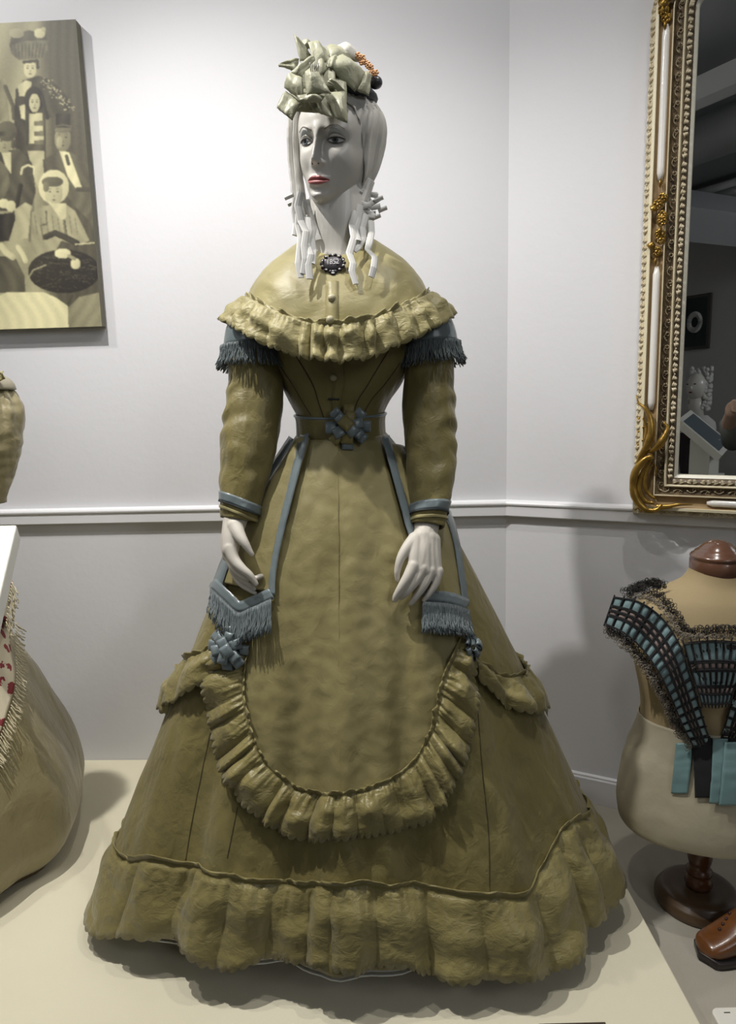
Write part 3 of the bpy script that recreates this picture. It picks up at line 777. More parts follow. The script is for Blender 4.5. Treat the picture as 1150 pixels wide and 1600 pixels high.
def headsurf(lam, z, off=0.0):
    s_, c_ = math.sin(lam), math.cos(lam)
    a = stab(z, zt, wa) + off; b = (stab(z, zt, bf) if c_ > 0 else stab(z, zt, bb)) + off
    e = 0.92 if c_ > 0 else 1.0
    x = a * math.copysign(abs(s_) ** e, s_); y = b * math.copysign(abs(c_) ** (0.86 if c_ > 0 else 1.0), c_)
    if c_ > 0: y += face(x, z) * sm(0.0, 0.35, c_)
    return x, y
def frontY(x, z):
    a = stab(z, zt, wa); t = min(1.0, abs(x) / a) ** (1 / 0.92); c_ = math.sqrt(max(0, 1 - t * t))
    return stab(z, zt, bf) * c_ ** 0.86 + face(x, z) * sm(0, 0.35, c_)
NZ = 230; zz = [0.0065 + (0.2155 - 0.0065) * (0.5 - 0.5 * math.cos(PI * j / NZ)) * 1.0 for j in range(NZ + 1)]
v = []; f = []; NL = 300
for z in zz:
    for k in range(NL):
        u = k / NL; lam = 2 * PI * u; lam = lam - 0.45 * math.sin(lam)   # denser towards the face
        x, y = headsurf(lam, z); v.append(H_(x, y, z))
for j in range(NZ):
    for k in range(NL):
        a = j * NL + k; b = j * NL + (k + 1) % NL; f.append((a, b, b + NL, a + NL))
f.append(tuple(range(NL - 1, -1, -1))); f.append(tuple(range(len(v) - NL, len(v))))
hb = MB(); hb.add(v, f)
# neck and shoulders under the gown, down to the stand socket
nb = [Vector((-0.049, 1.402, 0.98)), Vector((-0.049, 1.402, 1.10)), Vector((-0.047, 1.402, 1.22)), Vector((-0.047, 1.405, 1.29)), Vector((-0.047, 1.405, 1.330)), Vector((-0.046, 1.403, 1.352)), Vector((-0.044, 1.398, 1.38)), Vector((-0.042, 1.392, 1.41)), Vector((-0.040, 1.388, 1.445)), Vector((-0.036, 1.385, 1.48))]
nr = [0.06, 0.078, 0.10, 0.098, 0.078, 0.062, 0.056, 0.052, 0.052, 0.050]
n2_ = [Vector(q) for q in spl(nb, 60)]; r2_ = [q[0] for q in spl([(q,) for q in nr], 60)]
hb.add(*tubem(n2_, r2_, 48, up=(0, 1, 0)))
for sd in (-1, 1):
    hb.add(*tubem([Vector((-0.046 + sd * 0.01, 1.385, 1.30)), Vector((-0.047 + sd * 0.011, 1.352, 1.318)), H_(sd * 0.060, -0.006, 0.058)], [0.006, 0.009, 0.013], 12))
body = hb.build('body', plaster, mann)
rm = body.modifiers.new('remesh', 'REMESH'); rm.mode = 'VOXEL'; rm.voxel_size = 0.0014; rm.use_smooth_shade = True
sm_ = body.modifiers.new('smooth', 'SMOOTH'); sm_.factor = 0.5; sm_.iterations = 4
# face paint and eyes
def fpatch(name, pts, m, off=0.0006, nn=None, par=None, off2=None):
    """thin painted patch on the face; rows of (x, z_low, z_high)"""
    v = []; n = len(pts); K = 7
    for x, z0, z1 in pts:
        for k in range(K):
            z = z0 + (z1 - z0) * k / (K - 1); v.append(H_(x, frontY(x, z) + off, z))
    f = [(i * K + k, (i + 1) * K + k, (i + 1) * K + k + 1, i * K + k + 1) for i in range(n - 1) for k in range(K - 1)]
    o = obj(name, v, f, m, par or body); solidify(o, 0.0005, 1); return o
lipm = mat('lip_paint', (0.36, 0.115, 0.115), 0.4); lipd = mat('lip_line', (0.13, 0.02, 0.02), 0.5)
browm = mat('brow_paint', (0.16, 0.13, 0.11), 0.6); lidm = mat('eye_shadow', (0.42, 0.43, 0.44), 0.5)
lashm = mat('lash_paint', (0.035, 0.03, 0.03), 0.5); blush = mat('blush_paint', (0.60, 0.50, 0.46), 0.5)
def lipz(x):
    a = abs(x) / 0.0225; e = math.sqrt(max(0, 1 - a ** 1.7)); bow = 0.0016 * G(abs(x), 0.0055, 0.0045) - 0.0010 * G(x, 0, 0.0022)
    mid = 0.0432 + 0.0006 * a * a
    return mid, mid + 0.0062 * e * (1 - 0.35 * a) + bow * e, mid - 0.0080 * e ** 0.9
X_ = [(-0.0222 + 0.0444 * i / 40) for i in range(41)]
fpatch('upper_lip', [(x, lipz(x)[0], lipz(x)[1]) for x in X_], lipm, 0.0012)
fpatch('lower_lip', [(x, lipz(x)[2], lipz(x)[0] - 0.0003) for x in X_], lipm, 0.0012)
fpatch('lip_line', [(x * 0.98, lipz(x)[0] - 0.0006, lipz(x)[0] + 0.0006) for x in X_], lipd, 0.0017)
eyew = mat('eye_white', (0.55, 0.54, 0.52), 0.15); irm = mat('iris_grey', (0.10, 0.12, 0.13), 0.2); pum = mat('pupil', (0.01, 0.01, 0.01), 0.1)
for sd in (-1, 1):
    ex, ez = sd * 0.0308, 0.1085; hw = 0.0138
    def lid(t):   # t -1..1 inner..outer along the opening
        q = 1 - t * t; return ez + 0.0008 * t + 0.0048 * q ** 0.7, ez + 0.0006 * t - 0.0042 * q ** 0.8
    T = [(-1 + 2 * i / 24) for i in range(25)]
    base = lambda x, z: frontY(x, z)
    bulge = lambda x, z: 0.0042 * G(x, ex, 0.0125) * G(z, ez, 0.0105)
    def ep(name, rows, m, off):
        v = []; K = 7
        for x, z0, z1 in rows:
            for k in range(K):
                z = z0 + (z1 - z0) * k / (K - 1); v.append(H_(x, base(x, z) + bulge(x, z) + off, z))
        f = [(i * K + k, (i + 1) * K + k, (i + 1) * K + k + 1, i * K + k + 1) for i in range(len(rows) - 1) for k in range(K - 1)]
        o = obj(name, v, f, m, body); solidify(o, 0.0006, 1); return o
    ep('eyeball', [(ex + sd * t * hw, lid(t)[1], lid(t)[0]) for t in T], eyew, 0.0004)
    gx = ex - 0.0015
    rI = 0.0053
    def circ(name, r, m, off, dz=0.0):
        rows = []
        for i in range(17):
            x = gx - r * 0.999 + 2 * r * 0.999 * i / 16; h = math.sqrt(max(0, r * r - (x - gx) ** 2))
            t = (x - ex) * sd / hw; up, lo = lid(max(-1, min(1, t)))
            rows.append((x, max(lo, ez + dz - h), min(up, ez + dz + h)))
        ep(name, rows, m, off)
    circ('iris', rI, irm, 0.0010, 0.0008); circ('pupil', 0.0024, pum, 0.0015, 0.0008)
    ep('eyelid', [(ex + sd * t * (hw + 0.0012), lid(t)[0] - 0.0006, lid(t)[0] + 0.0048 * (1 - t * t) ** 0.6 + 0.0004) for t in T], plaster, 0.0016)
    ep('eyelash', [(ex + sd * t * (hw + 0.002), lid(t)[0] - 0.0008 - 0.0003 * t, lid(t)[0] + 0.0006 + 0.0004 * max(0, t)) for t in T], lashm, 0.0024)
    ep('lower_lash', [(ex + sd * t * hw, lid(t)[1] - 0.0004, lid(t)[1] + 0.0002) for t in T], lashm, 0.0012)
    fpatch('eye_shadow', [(ex + sd * t * 0.0155, lid(t)[0] + 0.0048 * (1 - t * t) ** 0.6 + 0.0006, lid(t)[0] + 0.0050 * (1 - t * t) ** 0.6 + 0.0008 + 0.0085 * (1 - t * t) ** 0.7) for t in T], lidm, 0.0006)
    B = []
    for i in range(25):
        t = i / 24; x = sd * (0.0125 + 0.034 * t); z = 0.1235 + 0.0085 * math.sin(min(1, t * 1.35) * PI / 2) - 0.0075 * max(0, t - 0.62) ** 1.3 * 3
        w_ = 0.0008 * (1 - 0.6 * t); B.append((x, z - w_, z + w_))
    fpatch('eyebrow', B, browm, 0.0008)
    mb = MB()
    mb.add(*spherem(H_(sd * 0.0062, frontY(sd * 0.0062, 0.0685) + 0.0002, 0.0680), 0.0017, 0.0017, 0.0009, 8, 6)); mb.build('nostril', lashm, body)

# --- wig: cloth drawn back over the head, hanging strands and paper curls
def wigr(lam, z):
    s_, c_ = math.sin(lam), math.cos(lam)
    top_ = 0.0028 + 0.004 * sm(0.1, 0.2, z)
    a = stab(max(z, 0.03), zt, wa) + top_; b = (stab(z, zt, bf) if c_ > 0 else stab(max(z, 0.0), zt, bb) + 0.010) + top_
    if c_ <= 0: b -= 0.002
    rp = 0.0014 * math.sin(lam * 34 + 6 * nz(lam * 2, z * 8)) + 0.0020 * math.sin(lam * 13 + z * 30) 
    tp = sm(-0.05, 0.06, z)
    return (a + rp) * (0.75 + 0.25 * tp) * s_, (b + rp) * (0.6 + 0.4 * tp) * c_
v = []; f = []; K1, K2 = 200, 80
for j in range(K2):
    z = -0.045 + 0.2625 * j / (K2 - 1)
    for i in range(K1):
        # open at the face: the front edge of the cloth recedes below the hat
        op = tab(z, [-0.05, 0.0, 0.05, 0.10, 0.14, 0.165, 0.175, 0.185, 0.22], [1.85, 1.62, 1.40, 1.18, 1.02, 0.80, 0.5, 0.0, 0.0])
        lam = op + (2 * PI - 2 * op) * i / (K1 - 1)
        x, y = wigr(lam, z if z < 0.2145 else 0.2145); v.append(H_(x, y, z))
for j in range(K2 - 1):
    for i in range(K1 - 1):
        a = j * K1 + i; f.append((a, a + 1, a + 1 + K1, a + K1))
wig = obj('wig', v, f, netm, mann); solidify(wig, 0.002, 0)
def strip(name, pts, w_, m, par, flat=0.22, kink=0.0, seed=0, n=None):
    rnd = random.Random(seed); q = [P(*p) for p in pts]
    q = [Vector(c_) for c_ in spl(q, n or len(q) * 5)] if n != 0 else q
    mb = MB(); mb.add(*tubem(q, [w_ * (0.9 + 0.2 * rnd.random()) for _ in q], 8, flat=flat, up=(1, 0.35, 0))); o = mb.build(name, m, par, smooth=False); return o
strip('wig_strand', [(457, 170, 1.375), (455, 215, 1.372), (457, 255, 1.37), (462, 300, 1.36), (468, 345, 1.34)], 0.0085, netm, wig, 0.3)
strip('wig_strand', [(468, 175, 1.352), (466, 215, 1.362), (467, 255, 1.366), (471, 295, 1.36), (478, 335, 1.35)], 0.006, netm, wig, 0.3)
strip('wig_strand', [(463, 180, 1.36), (461, 215, 1.36), (463, 255, 1.36), (467, 300, 1.35), (474, 345, 1.33)], 0.005, netm, wig, 0.3)
strip('wig_strand', [(468, 300, 1.335), (472, 330, 1.33), (482, 370, 1.325), (488, 392, 1.32)], 0.006, paper, wig, 0.25)
strip('wig_strand', [(478, 312, 1.34), (488, 345, 1.338), (498, 375, 1.330)], 0.006, paper, wig, 0.3)
CUR = [
 [(467, 335, 1.30), (466, 352, 1.295), (470, 372, 1.285), (468, 392, 1.275), (466, 412, 1.265), (470, 434, 1.258)],
 [(470, 300, 1.305), (465, 322, 1.30), (470, 345, 1.295), (478, 362, 1.285), (475, 385, 1.275), (477, 405, 1.267), (474, 428, 1.26)],
 [(480, 340, 1.305), (483, 360, 1.295), (480, 380, 1.285), (486, 398, 1.272), (482, 415, 1.265), (484, 436, 1.258)],
 [(462, 310, 1.31), (460, 330, 1.305), (463, 350, 1.30), (461, 368, 1.29)],
 [(490, 355, 1.31), (487, 372, 1.30), (490, 392, 1.285), (488, 412, 1.268)],
 [(556, 330, 1.335), (550, 352, 1.325), (553, 372, 1.31), (546, 396, 1.29), (552, 412, 1.278), (550, 424, 1.27), (556, 444, 1.262)],
 [(572, 335, 1.345), (566, 355, 1.335), (568, 372, 1.325), (560, 386, 1.31), (553, 392, 1.30)],
 [(580, 345, 1.345), (581, 362, 1.335), (577, 380, 1.31), (574, 390, 1.298), (586, 402, 1.285), (584, 418, 1.272), (580, 433, 1.266)],
 [(563, 320, 1.34), (560, 340, 1.335), (556, 360, 1.325), (560, 376, 1.31)]]
for i, c_ in enumerate(CUR): strip('paper_curl', c_, 0.0064, paper, wig, 0.28, seed=i, n=0)
# gathered bunch behind the jaw
rnd = random.Random(5)
for i in range(26):
    a = rnd.uniform(0, PI); c_ = P(572 + rnd.uniform(-14, 14), 318 + rnd.uniform(-22, 26), 1.372 + rnd.uniform(-0.02, 0.01))
    d = Vector((math.cos(a), rnd.uniform(-.5, .5), math.sin(a))) * 0.012; e = d.cross(Vector((0, 1, 0))).normalized() * 0.009
    mb = MB(); mb.add(*tubem([c_ - d, c_ + e, c_ + d], 0.0052, 8, flat=0.3)); mb.build('paper_curl', paper, wig, smooth=False)
for px, py in ((592, 312), (598, 328), (588, 340), (452, 308), (457, 318)):
    c_ = P(px, py, 1.37 if px > 500 else 1.33); mb = MB(); mb.add(*tubem([c_ - Vector((0.008, 0, 0.002)), c_ + Vector((0.008, -0.004, 0.003))], 0.004, 8)); mb.build('paper_curl', paper, wig, smooth=False)

# --- gloved hands: one continuous skin each
def glove(name, chains, skin, label=None):
    mb = MB()
    for ch in chains:
        q = [P(*c_[:3]) for c_ in ch]; rr = [c_[3] for c_ in ch]
        Q = [Vector(a) for a in spl(q, len(q) * 6)]; R_ = [max(0.002, a[0]) for a in spl([(r,) for r in rr], len(q) * 6)]
        mb.add(*tubem(Q, R_, 14))
        for e in (0, -1): mb.add(*spherem(Q[e], R_[e], nu=14, nv=10))
    o = mb.build(name, skin, mann)
    r_ = o.modifiers.new('remesh', 'REMESH'); r_.mode = 'VOXEL'; r_.voxel_size = 0.0012; r_.use_smooth_shade = True
    s_ = o.modifiers.new('smooth', 'SMOOTH'); s_.factor = 0.5; s_.iterations = 14
    return o
glove('gloved_hand', [
    [(372, 795, 1.290, .026), (367, 815, 1.278, .0235), (362, 838, 1.262, .0200), (360, 858, 1.250, .0165)],
    [(364, 820, 1.282, .018), (357, 845, 1.268, .0150), (357, 868, 1.258, .0125)],
    [(367, 822, 1.262, .016), (374, 836, 1.246, .0125), (382, 848, 1.236, .0098), (391, 862, 1.232, .0072), (394, 866, 1.232, .0045)],
    [(359, 856, 1.246, .0130), (366, 874, 1.236, .0104), (378, 888, 1.226, .0094), (391, 899, 1.222, .0078), (400, 912, 1.222, .0050)],
    [(357, 864, 1.254, .0120), (366, 886, 1.244, .0096), (380, 899, 1.236, .0088), (396, 904, 1.234, .0070), (408, 900, 1.236, .0048)],
    [(358, 868, 1.262, .0105), (368, 893, 1.252, .0086), (380, 906, 1.243, .0078), (392, 915, 1.238, .0062), (397, 920, 1.238, .0045)],
    [(358, 868, 1.268, .0095), (366, 895, 1.258, .0076), (376, 912, 1.249, .0068), (390, 922, 1.243, .0054), (399, 927, 1.242, .0040)]], glovem)
glove('gloved_hand', [
    [(667, 812, 1.272, .026), (664, 838, 1.246, .0250), (660, 860, 1.226, .0190), (656, 884, 1.212, .0150)],
    [(672, 845, 1.244, .0200), (676, 868, 1.230, .0170), (682, 893, 1.219, .0115)],
    [(660, 840, 1.240, .0200), (662, 862, 1.224, .0170), (665, 892, 1.209, .0120)],
    [(668, 842, 1.242, .0200), (670, 866, 1.227, .0165), (674, 894, 1.213, .0115)],
    [(652, 846, 1.234, .0170), (652, 866, 1.219, .0160), (655, 890, 1.206, .0125)],
    [(650, 842, 1.232, .0140), (648, 865, 1.216, .0140), (647, 886, 1.205, .0120)],
    [(648, 842, 1.232, .0130), (636, 856, 1.218, .0110), (626, 873, 1.208, .0090), (621, 892, 1.203, .0072), (621, 906, 1.203, .0045)],
    [(646, 884, 1.203, .0115), (636, 903, 1.193, .0098), (626, 919, 1.189, .0088), (619, 931, 1.190, .0075), (617, 937, 1.192, .0055)],
    [(660, 888, 1.206, .0110), (648, 909, 1.197, .0092), (635, 925, 1.194, .0082), (627, 932, 1.199, .0065)],
    [(673, 891, 1.211, .0105), (663, 913, 1.201, .0088), (651, 931, 1.198, .0075), (642, 943, 1.199, .0048)],
    [(685, 892, 1.217, .0098), (680, 912, 1.209, .0080), (670, 928, 1.204, .0066), (662, 938, 1.203, .0042)]], glovem)
# stand pole and foot plate under the skirt
polem = mat('stand_metal', (0.25, 0.25, 0.26), 0.35, 0.8)
mb = MB(); mb.add(*tubem([Vector((GX, GY, 0.008)), Vector((GX, GY, 0.99))], 0.012, 16)); mb.build('stand_pole', polem, mann)
mb = MB(); mb.add(*lathem([(0.0, 0.0), (0.15, 0.0), (0.15, 0.006), (0.145, 0.008), (0.02, 0.010), (0.016, 0.03), (0.0, 0.03)], (GX, GY, 0.0)), ); mb.build('stand_base', polem, mann)

# ================================================================= BROOCH
silver = mat('blackened_silver', (0.045, 0.04, 0.045), 0.35, 0.6); bright = mat('bright_paste', (0.75, 0.74, 0.75), 0.3)
bq, bn = castc(521, 418, 0.006)
bn = Vector((-0.05, -1, 0.25)).normalized(); bx_ = Vector((1, 0, 0)); bx_ = (bx_ - bn * bx_.dot(bn)).normalized(); by_ = bn.cross(bx_); by_ = -by_ if by_.z < 0 else by_
bq = bq + bn * 0.004
brooch = thing('brooch', 'dark oval brooch reading 1852 pinned at the throat of the olive capelet', 'brooch', bq)
MB3 = Matrix((bx_, by_, bn)).transposed()
def BP(x, y, z): return bq + bx_ * x + by_ * y + bn * z
mb = MB(); mb.add(*xf(lathem([(0.0, -0.003), (0.95, -0.003), (1.0, -0.001), (1.0, 0.001), (0.8, 0.0025), (0.0, 0.003)], n=40, sx=0.0195, sy=0.0145), Matrix.Translation(bq) @ MB3.to_4x4()))
mb.build('plate', silver, brooch)
mb = MB()
for i in range(14):
    a = 2 * PI * i / 14; mb.add(*spherem(BP(0.0205 * math.cos(a), 0.0155 * math.sin(a), 0.001), 0.0036, 0.0036, 0.0028, 10, 6, MB3))
mb.add(*spherem(BP(0, -0.019, 0.001), 0.0055, 0.0042, 0.003, 12, 8, MB3)); mb.build('scalloped_rim', silver, brooch)
mb = MB()
for i in range(10):
    a = 2 * PI * (i + 0.5) / 10; mb.add(*spherem(BP(0.0200 * math.cos(a), 0.0150 * math.sin(a), 0.0038), 0.0019, 0.0015, 0.001, 8, 6, MB3))
mb.add(*spherem(BP(0, -0.019, 0.004), 0.003, 0.0016, 0.001, 8, 6, MB3)); mb.build('paste_stones', bright, brooch)
def text_mesh(name, body_, size, fn, m, parent, ext=0.0003, sx=1.0):
    cu = bpy.data.curves.new(name, 'FONT'); cu.body = body_; cu.size = size; cu.align_x = 'CENTER'; cu.align_y = 'CENTER'; cu.extrude = ext
    to = bpy.data.objects.new(name, cu); COL.objects.link(to)
    dg = bpy.context.evaluated_depsgraph_get(); me = to.evaluated_get(dg).to_mesh()
    vs = [fn(p.co.x * sx, p.co.y, p.co.z) for p in me.vertices]; fs = [tuple(p.vertices) for p in me.polygons]
    bpy.data.objects.remove(to); bpy.data.curves.remove(cu)
    return obj(name, vs, fs, m, parent, smooth=False)
text_mesh('engraved_date', '1852', 0.0135, lambda x, y, z: BP(x, y + 0.002, z + 0.0037), bright, brooch, sx=0.85)

# ================================================================= HEADDRESS
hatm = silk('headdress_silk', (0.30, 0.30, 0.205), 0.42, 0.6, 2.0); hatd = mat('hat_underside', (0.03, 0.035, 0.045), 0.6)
hat = thing('headdress', 'pale green silk headdress of leaves and ribbon loops with copper flowers on the mannequin head', 'hat', P(520, 120, 1.34))
def petal(name, cs, m, par, bulge=0.006, n=14, tw=0.0, seed=0, edge=0.0, th=0.0014):
    A, B, C_, D = [P(*c_) for c_ in cs]
    nn = (B - A).cross(D - A).normalized()
    if nn.y > 0: nn = -nn
    def g(u, w_):
        p = (A * (1 - u) + B * u) * (1 - w_) + (D * (1 - u) + C_ * u) * w_
        q = math.sin(u * PI) * 0.5 + math.sin(w_ * PI) * 0.5; q2 = (math.sin(u * PI) * math.sin(w_ * PI)) ** 0.7
        ctr = (A + B + C_ + D) / 4
        p = p + (p - ctr) * (0.05 * (math.sin(u * PI) * (1 - math.sin(w_ * PI)) + math.sin(w_ * PI) * (1 - math.sin(u * PI))))
        return p + nn * (bulge * 0.75 * q2 + 0.0016 * nz(u * 7 + seed, w_ * 5, 2) + 0.0028 * nz(u * 2.2 + seed, w_ * 2.2, seed * 1.7) + tw * (u - 0.5) * (w_ - 0.5) - 0.002 * ((2 * u - 1) ** 4 + (2 * w_ - 1) ** 4) + 0.0022 * math.sin(u * 7 + seed) * math.sin(w_ * PI)) 
    o = obj(name, *grid(g, n, n), m, par); solidify(o, th, 0); return o
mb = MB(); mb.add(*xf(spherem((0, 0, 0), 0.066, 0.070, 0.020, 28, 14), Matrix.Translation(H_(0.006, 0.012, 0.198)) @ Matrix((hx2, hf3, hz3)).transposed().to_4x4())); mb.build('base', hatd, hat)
mb = MB(); mb.add(*xf(spherem((0, 0, 0), 0.056, 0.062, 0.024, 28, 14), Matrix.Translation(H_(0.004, 0.018, 0.212)) @ Matrix((hx2, hf3, hz3)).transposed().to_4x4())); mb.build('crown', silk('headdress_crown', (0.22, 0.21, 0.13), 0.5, 0.5, 2.0), hat)
q = hatm
petal('leaf', [(459, 52, 1.285), (461, 53, 1.285), (488, 88, 1.30), (469, 94, 1.27)], q, hat, 0.004, seed=1)
petal('leaf', [(436, 99, 1.265), (437, 102, 1.265), (462, 112, 1.275), (468, 89, 1.285)], q, hat, 0.003, seed=2)
petal('leaf', [(482, 64, 1.29), (500, 64, 1.30), (514, 96, 1.29), (492, 104, 1.27)], q, hat, 0.008, seed=3)
petal('leaf', [(496, 68, 1.30), (512, 76, 1.31), (516, 104, 1.285), (497, 118, 1.262)], q, hat, 0.004, seed=13)
petal('ribbon_loop', [(470, 63, 1.31), (484, 61, 1.315), (487, 76, 1.31), (474, 74, 1.30)], q, hat, 0.006, seed=4)
petal('ribbon_loop', [(488, 86, 1.268), (492, 92, 1.265), (470, 118, 1.25), (454, 112, 1.255)], q, hat, 0.006, seed=5)
petal('ribbon_loop', [(476, 108, 1.255), (494, 108, 1.258), (517, 144, 1.245), (480, 147, 1.24)], q, hat, 0.014, seed=6)
petal('ribbon_loop', [(452, 112, 1.262), (472, 117, 1.255), (474, 158, 1.245), (443, 134, 1.258)], q, hat, 0.012, seed=7)
petal('ribbon_loop', [(445, 141, 1.262), (470, 160, 1.252), (456, 186, 1.245), (432, 167, 1.256)], q, hat, 0.005, seed=8)
petal('ribbon_loop', [(464, 146, 1.245), (507, 148, 1.248), (500, 159, 1.242), (468, 157, 1.24)], q, hat, 0.006, seed=9)
petal('ribbon_loop', [(510, 146, 1.262), (540, 141, 1.268), (543, 190, 1.250), (524, 183, 1.252)], q, hat, 0.004, seed=10)
petal('ribbon_loop', [(513, 126, 1.262), (519, 122, 1.266), (541, 141, 1.272), (537, 148, 1.272)], q, hat, 0.002, seed=16)
petal('ribbon_loop', [(452, 128, 1.275), (540, 120, 1.285), (540, 176, 1.272), (462, 172, 1.268)], hatm, hat, 0.004, seed=31)
petal('ribbon_loop', [(470, 95, 1.285), (520, 95, 1.29), (524, 135, 1.272), (468, 140, 1.268)], hatm, hat, 0.004, seed=32)
petal('ribbon_loop', [(480, 152, 1.262), (508, 150, 1.266), (522, 184, 1.256), (490, 172, 1.258)], q, hat, 0.004, seed=17)
petal('ribbon_loop', [(511, 100, 1.278), (536, 82, 1.300), (572, 110, 1.315), (556, 140, 1.285)], q, hat, 0.016, seed=11)
petal('ribbon_loop', [(572, 110, 1.318), (581, 116, 1.325), (577, 148, 1.308), (558, 140, 1.292)], q, hat, 0.004, seed=12)
petal('ribbon_loop', [(510, 70, 1.325), (540, 72, 1.345), (568, 92, 1.345), (516, 94, 1.30)], q, hat, 0.012, seed=14)
petal('ribbon_loop', [(514, 88, 1.29), (528, 84, 1.295), (520, 104, 1.275), (512, 102, 1.275)], q, hat, 0.005, seed=15)
cloth2 = mat('cream_crown_cloth', (0.58, 0.56, 0.50), 0.6)
petal('crown', [(520, 70, 1.335), (552, 76, 1.352), (578, 100, 1.352), (530, 90, 1.32)], cloth2, hat, 0.016, seed=18)
mb = MB()
for i in range(5): mb.add(*tubem([P(486 + i * 2.5, 112, 1.235), P(484 + i * 3.5, 98 + (i % 2) * 3, 1.225)], 0.0008, 6)); 
mb.build('stamens', paper, hat)
cop = mat('copper_flower', (0.50, 0.26, 0.12), 0.4, 0.3); knob = mat('grey_berry', (0.05, 0.05, 0.055), 0.3)
rnd = random.Random(3)
for i in range(11):
    t = i / 10; c_ = P(560 + 26 * t + rnd.uniform(-2, 2), 87 + 30 * t + rnd.uniform(-3, 3), 1.335)
    mb = MB()
    for k in range(5):
        a = 2 * PI * k / 5 + i; mb.add(*spherem(c_ + Vector((math.cos(a) * 0.0036, -0.002, math.sin(a) * 0.0036)), 0.0030, 0.0015, 0.0024, 8, 6))
    mb.add(*spherem(c_ + Vector((0, -0.004, 0)), 0.0016, nu=8, nv=6)); mb.build('flower', cop, hat)
mb = MB(); mb.add(*spherem(P(587, 129, 1.35), 0.0125, 0.012, 0.011, 18, 12)); mb.build('berry', knob, hat)

